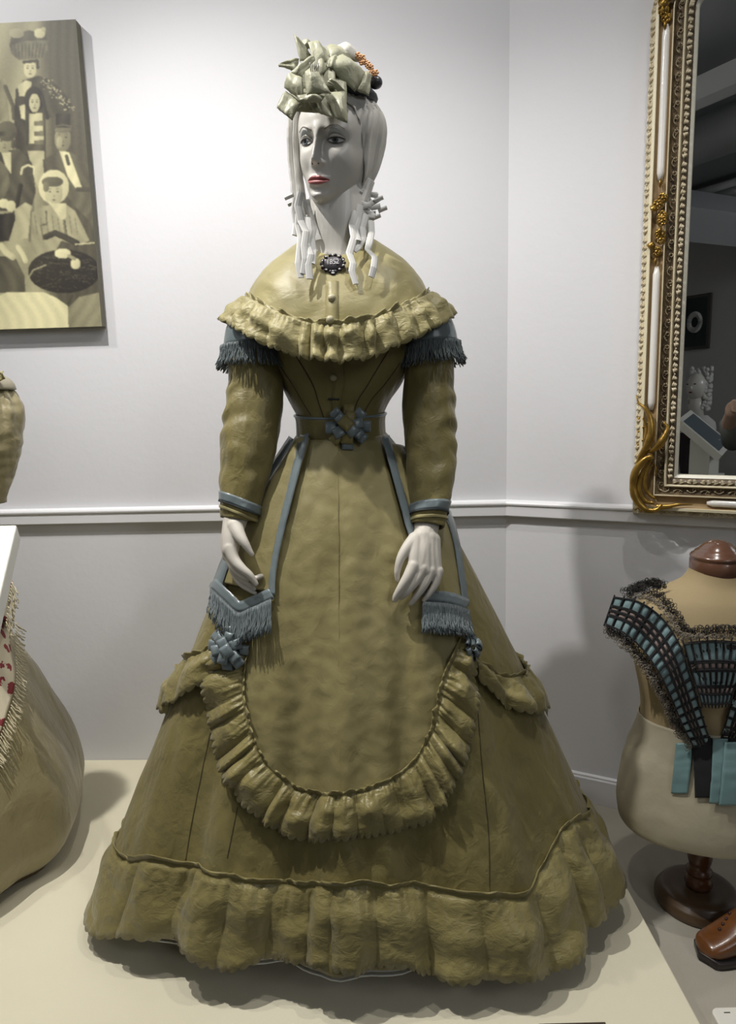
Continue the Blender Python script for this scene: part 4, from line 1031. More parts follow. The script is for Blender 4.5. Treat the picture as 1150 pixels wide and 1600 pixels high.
# ================================================================= SEPIA PHOTOGRAPH ON STRETCHED CANVAS
def field():
    W, Hh = 176, 480
    yy, xx = np.mgrid[0:Hh, 0:W].astype(float); yy += 34
    t = np.where(xx > 66, 0.40, 0.60) * 0 + 0.62 - 0.33 * (1 / (1 + np.exp(-(xx - 68 - (yy - 100) * 0.03) / 6)))
    t += 0.02 * np.sin(xx * 0.45 + 1.5 * np.sin(yy * 0.02)) * (xx > 75) + 0.05 * np.sin(xx * .12 + yy * .03) * (xx < 75)
    def poly(tone, pts):
        ins = np.zeros(xx.shape, bool); n = len(pts)
        for i in range(n):
            x0, y0 = pts[i]; x1, y1 = pts[(i + 1) % n]
            if y0 == y1: continue
            c = ((y0 > yy) != (y1 > yy)) & (xx < (x1 - x0) * (yy - y0) / (y1 - y0) + x0); ins ^= c
        px0 = min(p[0] for p in pts); pw = max(p[0] for p in pts) - px0 + 1
        t[ins] = tone + 0.07 * np.sin((xx[ins] - px0) / pw * 3.14) - 0.035 + 0.03 * np.sin(xx * 0.30 + 5 * np.sin(yy * 0.045 + tone * 30))[ins]
    def ell(tone, cx, cy, rx, ry):
        m = ((xx - cx) / rx) ** 2 + ((yy - cy) / ry) ** 2 < 1
        t[m] = (tone + 0.06 * (cx - xx) / rx - 0.03 * (yy - cy) / ry)[m]
    def face(cx, cy, rx, ry, tone):
        ell(tone, cx, cy, rx, ry)
        for s in (-1, 1): ell(tone * 0.45, cx + s * rx * 0.4, cy - ry * 0.12, 1.7, 1.1); ell(tone * 0.6, cx + s * rx * 0.4, cy - ry * 0.34, 2.2, 0.7)
        ell(tone * 0.75, cx + 0.6, cy + ry * 0.22, 1.0, 1.6); ell(tone * 0.5, cx, cy + ry * 0.52, 2.6, 0.9)
    def line(tone, pts, w_):
        for (x0, y0), (x1, y1) in zip(pts[:-1], pts[1:]):
            d = max(abs(x1 - x0), abs(y1 - y0), 1)
            for k in range(int(d * 2) + 1): ell(tone, x0 + (x1 - x0) * k / (2 * d), y0 + (y1 - y0) * k / (2 * d), w_, w_)
    rg = np.random.RandomState(4)
    poly(0.55, [(0, 125), (8, 122), (15, 190), (0, 190)]); line(0.30, [(8, 135), (20, 165), (22, 185)], 3)
    poly(0.24, [(25, 140), (36, 126), (60, 118), (78, 124), (96, 140), (112, 162), (106, 176), (72, 186), (72, 260), (26, 262), (22, 185)])
    poly(0.78, [(27, 134), (40, 125), (50, 128), (46, 152), (30, 150)]); poly(0.80, [(30, 166), (40, 162), (40, 188), (33, 185)])
    for k in range(70):
        u = rg.rand(); ell(0.55 + 0.3 * rg.rand(), 66 + 42 * u + rg.randn() * 4, 122 + 48 * u + rg.randn() * 4, 1.2, 1.0)
    face(47, 108, 10, 14, 0.82)
    poly(0.30, [(15, 70), (18, 56), (45, 47), (72, 54), (77, 76), (62, 92), (30, 94), (18, 84)])
    poly(0.42, [(18, 70), (40, 64), (74, 62), (76, 78), (62, 92), (30, 94), (18, 84)])
    for k in range(9): line(0.30, [(22 + k * 6, 68), (25 + k * 5, 90)], 0.9)
    ell(0.62, 26, 52, 12, 8); ell(0.80, 62, 52, 9, 8); ell(0.70, 68, 46, 4, 4); line(0.2, [(37, 97), (58, 95), (59, 106)], 2.2)
    ell(0.15, 53, 156, 15, 21); face(54, 161, 8.5, 15, 0.74); line(0.15, [(66, 150), (70, 170), (74, 184)], 2.5)
    poly(0.76, [(46, 178), (66, 176), (69, 226), (45, 224)])
    for y in (190, 206, 220): poly(0.42, [(54, y), (69, y - 2), (69, y + 6), (54, y + 7)])
    poly(0.30, [(44, 226), (70, 226), (70, 235), (43, 236)]); poly(0.68, [(43, 236), (69, 236), (70, 268), (62, 300), (50, 268)])
    line(0.2, [(42, 180), (42, 225)], 1.6)
    poly(0.28, [(0, 238), (30, 232), (50, 255), (56, 300), (48, 330), (0, 330)]); poly(0.40, [(0, 250), (12, 262), (16, 290), (0, 320)])
    poly(0.78, [(2, 238), (18, 238), (17, 272), (8, 258)])
    face(7, 222, 12, 17, 0.62); ell(0.36, 11, 205, 16, 16); poly(0.30, [(0, 205), (26, 208), (22, 216), (0, 212)]); ell(0.3, 21, 225, 4, 8)
    line(0.15, [(32, 290), (24, 330), (12, 370), (6, 372)], 3.5); line(0.80, [(33, 272), (35, 262), (44, 258), (54, 262), (53, 272)], 1.8)
    ell(0.85, 6, 318, 8, 8); ell(0.80, 17, 322, 8, 9)
    poly(0.66, [(22, 328), (40, 316), (52, 322), (46, 372), (28, 374)]); poly(0.15, [(0, 335), (20, 332), (14, 376), (0, 378)])
    poly(0.42, [(48, 330), (54, 310), (52, 380), (44, 376)])
    poly(0.31, [(67, 250), (92, 236), (112, 238), (136, 256), (146, 288), (134, 300), (118, 304), (70, 285)])
    poly(0.82, [(92, 234), (108, 238), (122, 276), (130, 298), (122, 300), (106, 276)]); line(0.25, [(104, 244), (107, 256)], 2.6)
    face(98, 217, 13, 20, 0.50); ell(0.62, 93, 222, 5, 9); ell(0.42, 98, 202, 14, 6); poly(0.17, [(88, 178), (110, 177), (109, 200), (87, 199)]); line(0.3, [(83, 204), (86, 198), (98, 195), (112, 198)], 1.5)
    poly(0.33, [(100, 302), (136, 292), (146, 300), (152, 372), (140, 345), (116, 322)]); line(0.22, [(122, 296), (145, 296)], 4)
    ell(0.80, 84, 292, 24, 27); face(84, 302, 14, 20, 0.70); ell(0.36, 82, 284, 17, 8); ell(0.45, 72, 292, 5, 8)
    poly(0.60, [(50, 332), (66, 322), (102, 318), (118, 330), (128, 350), (140, 376), (122, 384), (96, 376), (84, 398), (56, 398), (48, 386)])
    poly(0.76, [(70, 308), (82, 318), (104, 318), (103, 340), (96, 344)]); line(0.35, [(72, 330), (73, 350), (64, 352)], 1.2); line(0.32, [(100, 345), (104, 372)], 2); line(0.36, [(64, 352), (68, 374)], 1.4)
    for k in range(8): line(0.46, [(54 + k * 9, 336 + (k % 3) * 4), (58 + k * 9, 366)], 0.8)
    line(0.18, [(72, 370), (86, 364), (104, 372), (120, 380)], 4.5); line(0.75, [(118, 382), (152, 379)], 1.1)
    ell(0.13, 100, 424, 56, 34)
    for k in range(260):
        a = rg.rand() * 6.28; r = rg.rand() ** .5; x = 100 + 54 * r * math.cos(a); y = 424 + 31 * r * math.sin(a); line(0.10 + 0.28 * rg.rand(), [(x, y), (x + rg.randn() * 5, y + 2)], 0.6)
    ell(0.85, 98, 396, 13, 8); ell(0.80, 118, 412, 8, 9); line(0.55, [(108, 400), (116, 404)], 3)
    poly(0.32, [(0, 400), (24, 402), (38, 430), (40, 458), (0, 458)]); line(0.75, [(2, 384), (10, 395), (20, 402)], 5); line(0.78, [(28, 386), (36, 398), (40, 408)], 4)
    line(0.62, [(40, 458), (42, 438), (52, 422), (72, 414)], 1.2)
    poly(0.86, [(0, 462), (10, 457), (70, 457), (88, 465), (106, 478), (112, 494), (108, 530), (0, 530)]); poly(0.52, [(106, 482), (124, 464), (176, 452), (176, 530), (108, 530)]); line(0.25, [(106, 474), (112, 462)], 2.2)
    t[:] = np.clip(t + rg.randn(*t.shape) * 0.018, 0.03, 0.95)
    k = np.array([.25, .5, .25])
    for ax in (0, 1): t[:] = np.apply_along_axis(lambda m_: np.convolve(np.pad(m_, 1, 'edge'), k, 'valid'), ax, t)
    return t
FT = field()
def proj(p):
    q = cam.matrix_world.inverted() @ p; return 575 + F_PX * q.x / -q.z, 800 - F_PX * q.y / -q.z
cam_inv = M.inverted()
cvs = thing('canvas_print', 'sepia group photograph of costumed people printed on a stretched canvas', 'picture', fl(1.30, 1.28))
T0, T1, Z0, Z1, DD = 1.093, 1.72, 1.277, 2.030, 0.030
nu, nv = 300, 400
v = []; cols = []
for j in range(nv):
    for i in range(nu):
        t_ = T0 + (T1 - T0) * i / (nu - 1); z = Z0 + (Z1 - Z0) * j / (nv - 1); p = fl(t_, z, DD); v.append(p)
        q = cam_inv @ p; x = 575 + F_PX * q.x / -q.z; y = 800 - F_PX * q.y / -q.z - 34
        if x < 0: x = min(-x, 170.0)
        x = min(max(x, 0), 174.9); y = min(max(y, 0), 478.9); a, b = int(x), int(y); fx, fy = x - a, y - b
        tn_ = FT[b, a] * (1 - fx) * (1 - fy) + FT[b, min(175, a + 1)] * fx * (1 - fy) + FT[min(479, b + 1), a] * (1 - fx) * fy + FT[min(479, b + 1), min(175, a + 1)] * fx * fy
        tn_ = tn_ ** 2.15; cols.append((0.018 + 0.86 * tn_, 0.014 + 0.80 * tn_, 0.012 + 0.47 * tn_, 1.0))
f = [(j * nu + i, j * nu + i + 1, (j + 1) * nu + i + 1, (j + 1) * nu + i) for j in range(nv - 1) for i in range(nu - 1)]
pm = mat('sepia_print', (0.5, 0.5, 0.4), 0.5); at_ = pm.node_tree.nodes.new('ShaderNodeAttribute'); at_.attribute_name = 'sepia'
pm.node_tree.links.new(at_.outputs['Color'], pm.node_tree.nodes['Principled BSDF'].inputs['Base Color'])
o = obj('print', v, f, pm, cvs)
ca = o.data.color_attributes.new('sepia', 'FLOAT_COLOR', 'POINT'); ca.data.foreach_set('color', np.array(cols, dtype=np.float32).ravel())
o = obj('canvas_wrap', *slab(fl, T0, T1, Z0, Z1, DD - 0.0006, 0.001), mat('canvas_edge', (0.16, 0.15, 0.11), 0.7), cvs, smooth=False)
bevel(o, 0.002, 2)

# ================================================================= GOLD AND CREAM MIRROR
AM = math.radians(29.6)
um = Vector((math.cos(AM), -math.sin(AM), 0)); nm = Vector((-math.sin(AM), -math.cos(AM), 0))
M0 = fr_(0.334, 0, 0.010)
def mp_(s, z, d=0.0): return M0 + um * s + nm * d + Vector((0, 0, z))
FW = 0.1015; ZB = 0.760; ZT = 2.03; SW = 0.92; RC = 0.13
def fpath():
    pts = [(0, ZB)]
    L_ = []
    # (s, z, inward_s, inward_z) with mitred lower corners and rounded upper corners
    L_.append((0, ZB, 1, 1))
    for z in np.linspace(ZB + FW + 0.001, ZT - RC, 24): L_.append((0, z, 1, 0))
    for a in np.linspace(5, 85, 12): r = math.radians(a); L_.append((RC - RC * math.cos(r), ZT - RC + RC * math.sin(r), math.cos(r), -math.sin(r)))
    for s in np.linspace(RC, SW - RC, 16): L_.append((s, ZT, 0, -1))
    for a in np.linspace(85, 5, 12): r = math.radians(a); L_.append((SW - RC + RC * math.cos(r), ZT - RC + RC * math.sin(r), -math.cos(r), -math.sin(r)))
    for z in np.linspace(ZT - RC, ZB + FW + 0.001, 24): L_.append((SW, z, -1, 0))
    L_.append((SW, ZB, -1, 1))
    for s in np.linspace(SW - FW - 0.001, FW + 0.001, 16): L_.append((s, ZB, 0, 1))
    return L_
FP = fpath()
creamm = mat('cream_gesso', (0.62, 0.56, 0.40), 0.40, var=(30, 0.5, (0.45, 0.37, 0.22))); tanm = mat('tan_groove', (0.36, 0.25, 0.12), 0.5, var=(25, 0.6, (0.24, 0.15, 0.07)))
whitem = mat('white_lacquer', (0.74, 0.72, 0.68), 0.15, coat=0.5); darkc = mat('dark_bronze_ground', (0.06, 0.038, 0.020), 0.5, var=(60, 0.8, (0.20, 0.14, 0.07)))
goldm = mat('gilt', (0.42, 0.26, 0.055), 0.28, 0.75, bump=(60, 0.4, 4, 0.002), var=(40, 0.6, (0.14, 0.08, 0.02)))
mirror = thing('wall_mirror', 'tall cream and gold carved mirror hanging on the right-hand wall', 'mirror', mp_(SW / 2, ZB, 0))
def sweep(name, prof, m, smooth=True):
    """prof: (x across 0..1 of frame width, depth)"""
    v = []; n = len(prof)
    for s, z, a, b in FP:
        for x, d in prof: v.append(mp_(s + a * x * FW, z + b * x * FW, d))
    f = []; R = len(FP)
    for i in range(R):
        for k in range(n - 1): f.append((i * n + k, i * n + k + 1, ((i + 1) % R) * n + k + 1, ((i + 1) % R) * n + k))
    return obj(name, v, f, m, mirror, smooth=smooth)
sweep('back_moulding', [(0, 0.0), (0, 0.012), (0.02, 0.020), (0.14, 0.028)], creamm)
sweep('outer_fillet', [(0.14, 0.020), (0.145, 0.040), (0.155, 0.043), (0.215, 0.044), (0.225, 0.040)], mat('cream_lacquer', (0.68, 0.62, 0.44), 0.3), False)
sweep('groove', [(0.225, 0.040), (0.235, 0.032), (0.28, 0.030), (0.45, 0.030), (0.49, 0.032), (0.50, 0.038)], tanm)
sweep('inner_fillet', [(0.50, 0.038), (0.505, 0.042), (0.525, 0.042), (0.53, 0.036)], creamm, False)
sweep('carved_ground', [(0.53, 0.036), (0.55, 0.026), (0.60, 0.022), (0.68, 0.022), (0.71, 0.026)], darkc)
sweep('bead_moulding', [(0.71, 0.024)] + [(0.74 - 0.03 * math.cos(a), 0.026 + 0.008 * math.sin(a)) for a in np.linspace(0, PI, 7)] + [(0.775, 0.024)], creamm)
sweep('leaf_ground', [(0.775, 0.024), (0.79, 0.026), (0.85, 0.025), (0.91, 0.018), (0.92, 0.014)], darkc)
sweep('inner_lip', [(0.92, 0.014), (0.925, 0.017), (0.985, 0.013), (1.0, 0.011), (1.0, 0.004)], mat('pale_lip', (0.66, 0.63, 0.52), 0.3), False)
sil = mat('mirror_silver', (0.80, 0.81, 0.80), 0.0, 1.0); 
i_ = 0.985 * FW
oc = [(i_, ZB + i_)] + [(RC - (RC - i_) * math.cos(math.radians(a)), ZT - RC + (RC - i_) * math.sin(math.radians(a))) for a in np.linspace(0, 90, 12)] + [(SW - RC + (RC - i_) * math.cos(math.radians(a)), ZT - RC + (RC - i_) * math.sin(math.radians(a))) for a in np.linspace(90, 0, 12)] + [(SW - i_, ZB + i_)]
v, f = extr(oc, lambda x, y, d: mp_(x, y, d), 0.003, 0.006)
obj('mirror_glass', v, f, sil, mirror, smooth=False)
v, f = extr([(0.01, ZB + 0.01), (SW - 0.01, ZB + 0.01), (SW - 0.01, ZT - 0.05), (0.01, ZT - 0.05)], lambda x, y, d: mp_(x, y, d), -0.004, 0.003)
obj('backboard', v, f, tanm, mirror, smooth=False)
# white rods in the groove, stopped at the gold ornaments
def frame_line(x, z0, z1): return [mp_(x * FW, z, 0.033) for z in np.linspace(z0, z1, 20)]
def rod(pts):
    n = len(pts); rr = [0.0087 * math.sin(min(1, (i + 0.35) / 1.0, (n - 0.65 - i) / 1.0) * PI / 2) for i in range(n)]
    mb = MB(); mb.add(*tubem(pts, rr, 12)); mb.build('rod', whitem, mirror)
rod(frame_line(0.365, 1.545, 1.875)); rod(frame_line(0.365, 1.02, 1.355)); 
for sgn in (1,): 
    rod([mp_(SW - 0.365 * FW, z, 0.033) for z in np.linspace(1.545, 1.875, 20)]); rod([mp_(SW - 0.365 * FW, z, 0.033) for z in np.linspace(1.02, 1.355, 20)])
rod([mp_(s, ZB + 0.365 * FW, 0.033) for s in np.linspace(0.17, 0.43, 20)]); rod([mp_(s, ZB + 0.365 * FW, 0.033) for s in np.linspace(0.52, SW - 0.17, 20)])
# carved runs
def run_pts(x, step):
    """points along the straight left and bottom sides (and the right and top ones)"""
    out = []
    z = ZB + x * FW + 0.01
    while z < ZT - RC: out.append((x * FW, z, 0)); out.append((SW - x * FW, z, 2)); z += step
    s = x * FW + 0.012
    while s < SW - x * FW - 0.01: out.append((s, ZB + x * FW, 1)); s += step
    for a in np.arange(8, 90, math.degrees(step / RC)):
        r = math.radians(a); out.append((RC - (RC - x * FW) * math.cos(r), ZT - RC + (RC - x * FW) * math.sin(r), 0))
    return out
def loc3(s, z, side, along, across, d):
    if side == 0: return mp_(s + across, z + along, d)
    if side == 2: return mp_(s - across, z + along, d)
    return mp_(s + along, z + across, d)
def leaf_run(name, x, wid, depth, step, m, seed):
    rnd = random.Random(seed); mb = MB()
    for s, z, sd in run_pts(x, step):
        sg = 1 if rnd.random() < 0.75 else -1
        for k in range(3):
            a0 = -wid * 0.5 + wid * 0.32 * k; q = []
            for j in range(5):
                t = j / 4; q.append(loc3(s, z, sd, sg * (-step * 0.42 + step * (0.75 - 0.16 * k) * t), a0 + wid * 0.38 * math.sin(t * 1.6) * (1 if k < 2 else 0.7), depth + 0.003 * math.sin(t * PI)))
            mb.add(*tubem(q, [0.0006, 0.0019, 0.0024, 0.0020, 0.0009], 5))
        if rnd.random() < 0.4: mb.add(*spherem(loc3(s, z, sd, step * 0.5, 0, depth + 0.001), 0.0022, nu=6, nv=5))
    return mb.build(name, m, mirror)
carv = mat('carved_cream', (0.60, 0.54, 0.40), 0.42, var=(50, 0.7, (0.36, 0.27, 0.15)))
leaf_run('outer_leaf_carving', 0.07, 0.010, 0.024, 0.0165, carv, 1)
leaf_run('inner_leaf_carving', 0.85, 0.0105, 0.026, 0.0150, carv, 2)
rnd = random.Random(9); mb = MB()
for n_i, (s, z, sd) in enumerate(run_pts(0.62, 0.030)):
    fl_ = 1 if n_i % 2 else -1
    q = [loc3(s, z, sd, -0.010 + 0.020 * t, fl_ * 0.0055 * math.sin(t * PI) - fl_ * 0.002, 0.0265) for t in np.linspace(0, 1, 7)]
    mb.add(*tubem(q, [0.0022, 0.0013, 0.0011, 0.0013, 0.0011, 0.0013, 0.0022], 6))
    q = [loc3(s, z, sd, 0.006 + 0.004 * math.cos(a), -fl_ * 0.004 + 0.004 * math.sin(a), 0.0255) for a in np.linspace(0, 4.5, 7)]
    mb.add(*tubem(q, 0.0009, 5))
    for k in range(5): mb.add(*spherem(loc3(s, z, sd, rnd.uniform(-0.013, 0.013), rnd.uniform(-0.006, 0.006), 0.0245), rnd.uniform(0.0008, 0.0018), nu=6, nv=4))
mb.build('scroll_carving', mat('scroll_cream', (0.46, 0.38, 0.24), 0.4, var=(70, 0.9, (0.12, 0.08, 0.04))), mirror)
# gold ornaments
def flower_cluster(z0, z1, sc, seed, name='gold_flower_spray', s0=0.372 * FW):
    rnd = random.Random(seed); mb = MB(); n = 13
    for i in range(n):
        t = i / (n - 1); z = z0 + (z1 - z0) * t; w_ = 0.011 * math.sin(0.5 + t * 2.3); s = s0 + rnd.uniform(-w_, w_); d = 0.038 + 0.010 * math.sin(t * PI) + rnd.uniform(-.002, .003)
        if i % 3 == 2 or i in (0, n - 1):
            a = rnd.uniform(0, 6.28) if 0 < i < n - 1 else (-PI / 2 if i == 0 else PI / 2)
            q = [mp_(s + math.cos(a) * 0.020 * k / 5, z + math.sin(a) * 0.020 * k / 5, d + 0.004 * math.sin(k / 5 * PI)) for k in range(6)]
            mb.add(*tubem(q, [0.002, 0.0065, 0.0085, 0.0070, 0.0040, 0.0008], 8, flat=0.45, up=nm.cross(Vector((math.cos(a), 0, math.sin(a)))) if False else None))
        else:
            for k in range(5):
                a = 2 * PI * k / 5 + rnd.random()
                c_ = mp_(s + math.cos(a) * 0.0055, z + math.sin(a) * 0.0055, d)
                mb.add(*tubem([c_ + um * (0.0045 * math.cos(b)) + Vector((0, 0, 0.0045 * math.sin(b))) + nm * (0.002 * math.sin(b)) for b in np.linspace(a - 2.2, a + 2.2, 8)], 0.0023, 6))
            mb.add(*spherem(mp_(s, z, d + 0.001), 0.0044, nu=8, nv=6))
    return mb.build(name, goldm, mirror)
flower_cluster(1.375, 1.530, 1, 3); flower_cluster(1.880, 1.960, 1, 4); 
flower_cluster(1.375, 1.530, 1, 5, s0=SW - 0.372 * FW)
def acanthus(flip):
    G_ = (lambda s: s) if not flip else (lambda s: SW - s)
    mb = MB()
    def stroke(pts, r, fl=0.8, n=30):
        q = spl([(a, b, c_) for a, b, c_ in pts], n); rr = [max(0.0005, x[0] * 1.3) for x in spl([(k,) for k in r], n)]
        mb.add(*tubem([mp_(G_(a), b if b < 0.862 else 0.862 + (b - 0.862) * 1.25, c_) for a, b, c_ in q], rr, 9, flat=fl))
    # big C scroll round the corner
    stroke([(0.048, 0.900, 0.056), (0.030, 0.893, 0.060), (0.012, 0.872, 0.060), (0.006, 0.845, 0.058), (0.008, 0.818, 0.058), (0.020, 0.793, 0.058), (0.040, 0.776, 0.056), (0.062, 0.778, 0.056), (0.072, 0.792, 0.054)], [.0045, .0075, .0075, .0065, .0065, .0065, .0070, .0075, .003])
    stroke([(0.045, 0.895, 0.050), (0.028, 0.872, 0.052), (0.019, 0.845, 0.052), (0.022, 0.818, 0.052), (0.036, 0.797, 0.050), (0.055, 0.793, 0.050)], [.003, .0055, .006, .006, .0055, .003])
    stroke([(0.047, 0.882, 0.046), (0.036, 0.872, 0.050), (0.031, 0.850, 0.050), (0.035, 0.826, 0.050), (0.048, 0.810, 0.048), (0.056, 0.806, 0.046)], [.002, .0036, .0036, .0036, .004, .0025])
    stroke([(0.052, 0.884, 0.042), (0.055, 0.872, 0.044), (0.053, 0.860, 0.042)], [.001, .002, .001])
    # rising leaf
    stroke([(0.008, 0.862, 0.056), (0.018, 0.895, 0.058), (0.034, 0.920, 0.058), (0.043, 0.945, 0.056), (0.038, 0.975, 0.054), (0.025, 0.993, 0.052), (0.010, 1.003, 0.050), (0.004, 1.018, 0.046)], [.002, .0060, .0080, .0075, .0060, .0055, .0045, .0008])
    stroke([(0.024, 0.900, 0.048), (0.030, 0.930, 0.050), (0.029, 0.955, 0.048), (0.020, 0.975, 0.046)], [.002, .0045, .0045, .001])
    # second leaf to the right
    stroke([(0.030, 0.905, 0.052), (0.052, 0.915, 0.056), (0.070, 0.935, 0.056), (0.078, 0.955, 0.052), (0.068, 0.965, 0.050)], [.002, .0055, .0065, .0055, .002])
    stroke([(0.040, 0.905, 0.046), (0.060, 0.915, 0.048), (0.075, 0.932, 0.048), (0.080, 0.950, 0.046)], [.001, .003, .003, .001])
    # tail along the bottom
    stroke([(0.060, 0.784, 0.052), (0.085, 0.786, 0.050), (0.110, 0.792, 0.046), (0.140, 0.793, 0.040)], [.006, .0055, .004, .001])
    for k in range(9):
        a = k / 8; mb.add(*spherem(mp_(G_(0.022 + 0.012 * math.sin(k * 2.1)), 0.915 + 0.085 * a, 0.044), 0.0030, nu=8, nv=6))
        mb.add(*spherem(mp_(G_(0.012 + 0.05 * a), 0.775 + 0.004 * math.sin(k * 2), 0.046), 0.0032, nu=8, nv=6))
    return mb.build('acanthus_corner', goldm, mirror)
acanthus(False); acanthus(True)

# ================================================================= DRESS FORM WITH PLAID BERTHA
FX, FY = 0.722, 1.385
linen = mat('form_linen', (0.34, 0.265, 0.145), 0.8, bump=(300, 0.25, 2, 0.001), var=(6, 0.7, (0.32, 0.24, 0.12)))
calico = mat('form_calico', (0.43, 0.39, 0.285), 0.85, bump=(30, 0.4, 4, 0.004), var=(6, 0.7, (0.42, 0.37, 0.25)))
capw = mat('form_cap_wood', (0.095, 0.048, 0.032), 0.22, coat=0.6, var=(20, 0.5, (0.16, 0.07, 0.035))); basew = mat('form_base_wood', (0.085, 0.050, 0.026), 0.35, coat=0.3, var=(14, 0.6, (0.13, 0.085, 0.045)))
form = thing('dress_form', 'linen covered dress form with wooden neck cap on a turned wooden base', 'dress form', (FX, FY, -0.0755))
fz = [0.115, 0.122, 0.15, 0.185, 0.23, 0.29, 0.34, 0.375, 0.42, 0.48, 0.53, 0.575, 0.615, 0.640, 0.655, 0.670, 0.690, 0.705]
fx_ = [0.130, 0.165, 0.178, 0.181, 0.176, 0.166, 0.150, 0.142, 0.144, 0.156, 0.166, 0.172, 0.165, 0.140, 0.105, 0.072, 0.055, 0.051]
fy_ = [0.10, 0.125, 0.138, 0.140, 0.135, 0.122, 0.108, 0.100, 0.104, 0.118, 0.124, 0.118, 0.102, 0.088, 0.074, 0.060, 0.052, 0.050]
def form_pt(th, z, off=0.0):
    a = math.radians(th); rx = stab(z, fz, fx_) + off; ry = stab(z, fz, fy_) + off
    b = 0.018 * math.exp(-((abs(math.sin(a)) - 0.5) / 0.25) ** 2) * math.exp(-((z - 0.54) / 0.045) ** 2) * (1 if math.cos(a) > 0 else 0)
    return Vector((FX + math.sin(a) * (rx + b), FY - math.cos(a) * (ry + b), z))
vF, fF = grid(lambda u, w_: form_pt(u * 360 - 180, 0.116 + 0.589 * w_), 100, 90, cu=True)
BF = BVHTree.FromPolygons([tuple(q) for q in vF], fF)
torso = obj('torso', *grid(lambda u, w_: form_pt(u * 360 - 180, 0.36 + 0.345 * w_), 100, 60, cu=True), linen, form)
v, f = grid(lambda u, w_: form_pt(u * 360 - 180, 0.116 + 0.261 * w_ + 0.006 * (1 - w_) * math.sin(u * 19), 0.003 + 0.0012 * nz(u * 30, w_ * 8) - 0.020 * max(0, 0.04 - w_) / 0.04), 120, 50, cu=True)
o = obj('hip_cover', v, f, calico, form); solidify(o, 0.002, 0)
mb = MB(); mb.add(*lathem([(0.0, 0.682), (0.050, 0.682), (0.0525, 0.684), (0.0525, 0.716), (0.050, 0.719), (0.052, 0.721), (0.0525, 0.725), (0.050, 0.728), (0.045, 0.731), (0.043, 0.735), (0.038, 0.738), (0.034, 0.742), (0.026, 0.750), (0.014, 0.756), (0.0, 0.758)], (FX, FY, 0), 56)); mb.build('neck_cap', capw, form)
mb = MB(); mb.add(*lathem([(0.0, 0.0), (0.088, 0.0), (0.091, 0.004), (0.091, 0.016), (0.087, 0.020), (0.0875, 0.022), (0.083, 0.024), (0.080, 0.033), (0.070, 0.039), (0.055, 0.0405), (0.040, 0.036), (0.030, 0.038), (0.0, 0.040)], (FX, FY, -0.0755), 64)); mb.build('base', basew, form)
mb = MB(); mb.add(*lathem([(0.0, 0.036), (0.026, 0.037), (0.030, 0.050), (0.026, 0.064), (0.022, 0.070), (0.027, 0.074), (0.0275, 0.080), (0.023, 0.084), (0.021, 0.090), (0.024, 0.100), (0.026, 0.110), (0.025, 0.128), (0.022, 0.150), (0.022, 0.20), (0.0, 0.201)], (FX, FY, -0.0755), 40)); mb.build('pillar', mat('pillar_wood', (0.10, 0.038, 0.016), 0.25, coat=0.5), form)
def castf(px, py, off=0.0, Yf=1.33):
    r = ray(px, py).normalized(); h = BF.ray_cast(EYE, r)
    if h[0] is None:
        p = P(px, py, Yf); return p, Vector((-0.5, -0.8, 0.2)).normalized()
    n = h[1] if h[1].dot(r) < 0 else -h[1]
    return h[0] + n * off, n
bertha = thing('bertha', 'off-shoulder bertha collar of black velvet lattice over pale blue ribbon with black lace', 'garment', (FX, FY, 0.37))
velvet = mat('black_velvet', (0.006, 0.006, 0.007), 0.9, sheen=0.3); blues = mat('pale_blue_satin', (0.22, 0.32, 0.33), 0.36, bump=(90, 0.4, 3, 0.002)); pinks = mat('dusty_pink_ribbon', (0.34, 0.26, 0.23), 0.5)
lacem = mat('black_lace', (0.035, 0.030, 0.026), 0.7); lacec = mat('ecru_lace', (0.30, 0.26, 0.20), 0.7)
blued = mat('blue_ribbon_tail', (0.15, 0.25, 0.25), 0.4, bump=(50, 0.3, 3, 0.002))
def wrap_form(p, off):
    """push a point onto or outside the form"""
    return p
class BW:
    """woven band between two image edges lying on the form; beyond its outline it stands off as on the off-shoulder sleeve"""
    def __init__(s, A, B, Yf):
        s.A = spl([(a[0], a[1], y) for a, y in zip(A, Yf)], 160); s.B = spl([(a[0], a[1], y) for a, y in zip(B, Yf)], 160)
    def pt(s, u, w_, off):
        j = min(159, max(0, int(round(w_ * 159)))); a = s.A[j]; b = s.B[j]
        x = a[0] * (1 - u) + b[0] * u; y = a[1] * (1 - u) + b[1] * u; Yf = a[2] * (1 - u) + b[2] * u
        h = castf(x, y, off); p = P(x, y, Yf)
        if BF.ray_cast(EYE, ray(x, y).normalized())[0] is None or p.y < h[0].y: q = p + Vector((-0.4, -0.85, 0.2)) * off
        else: q = h[0]
        return q
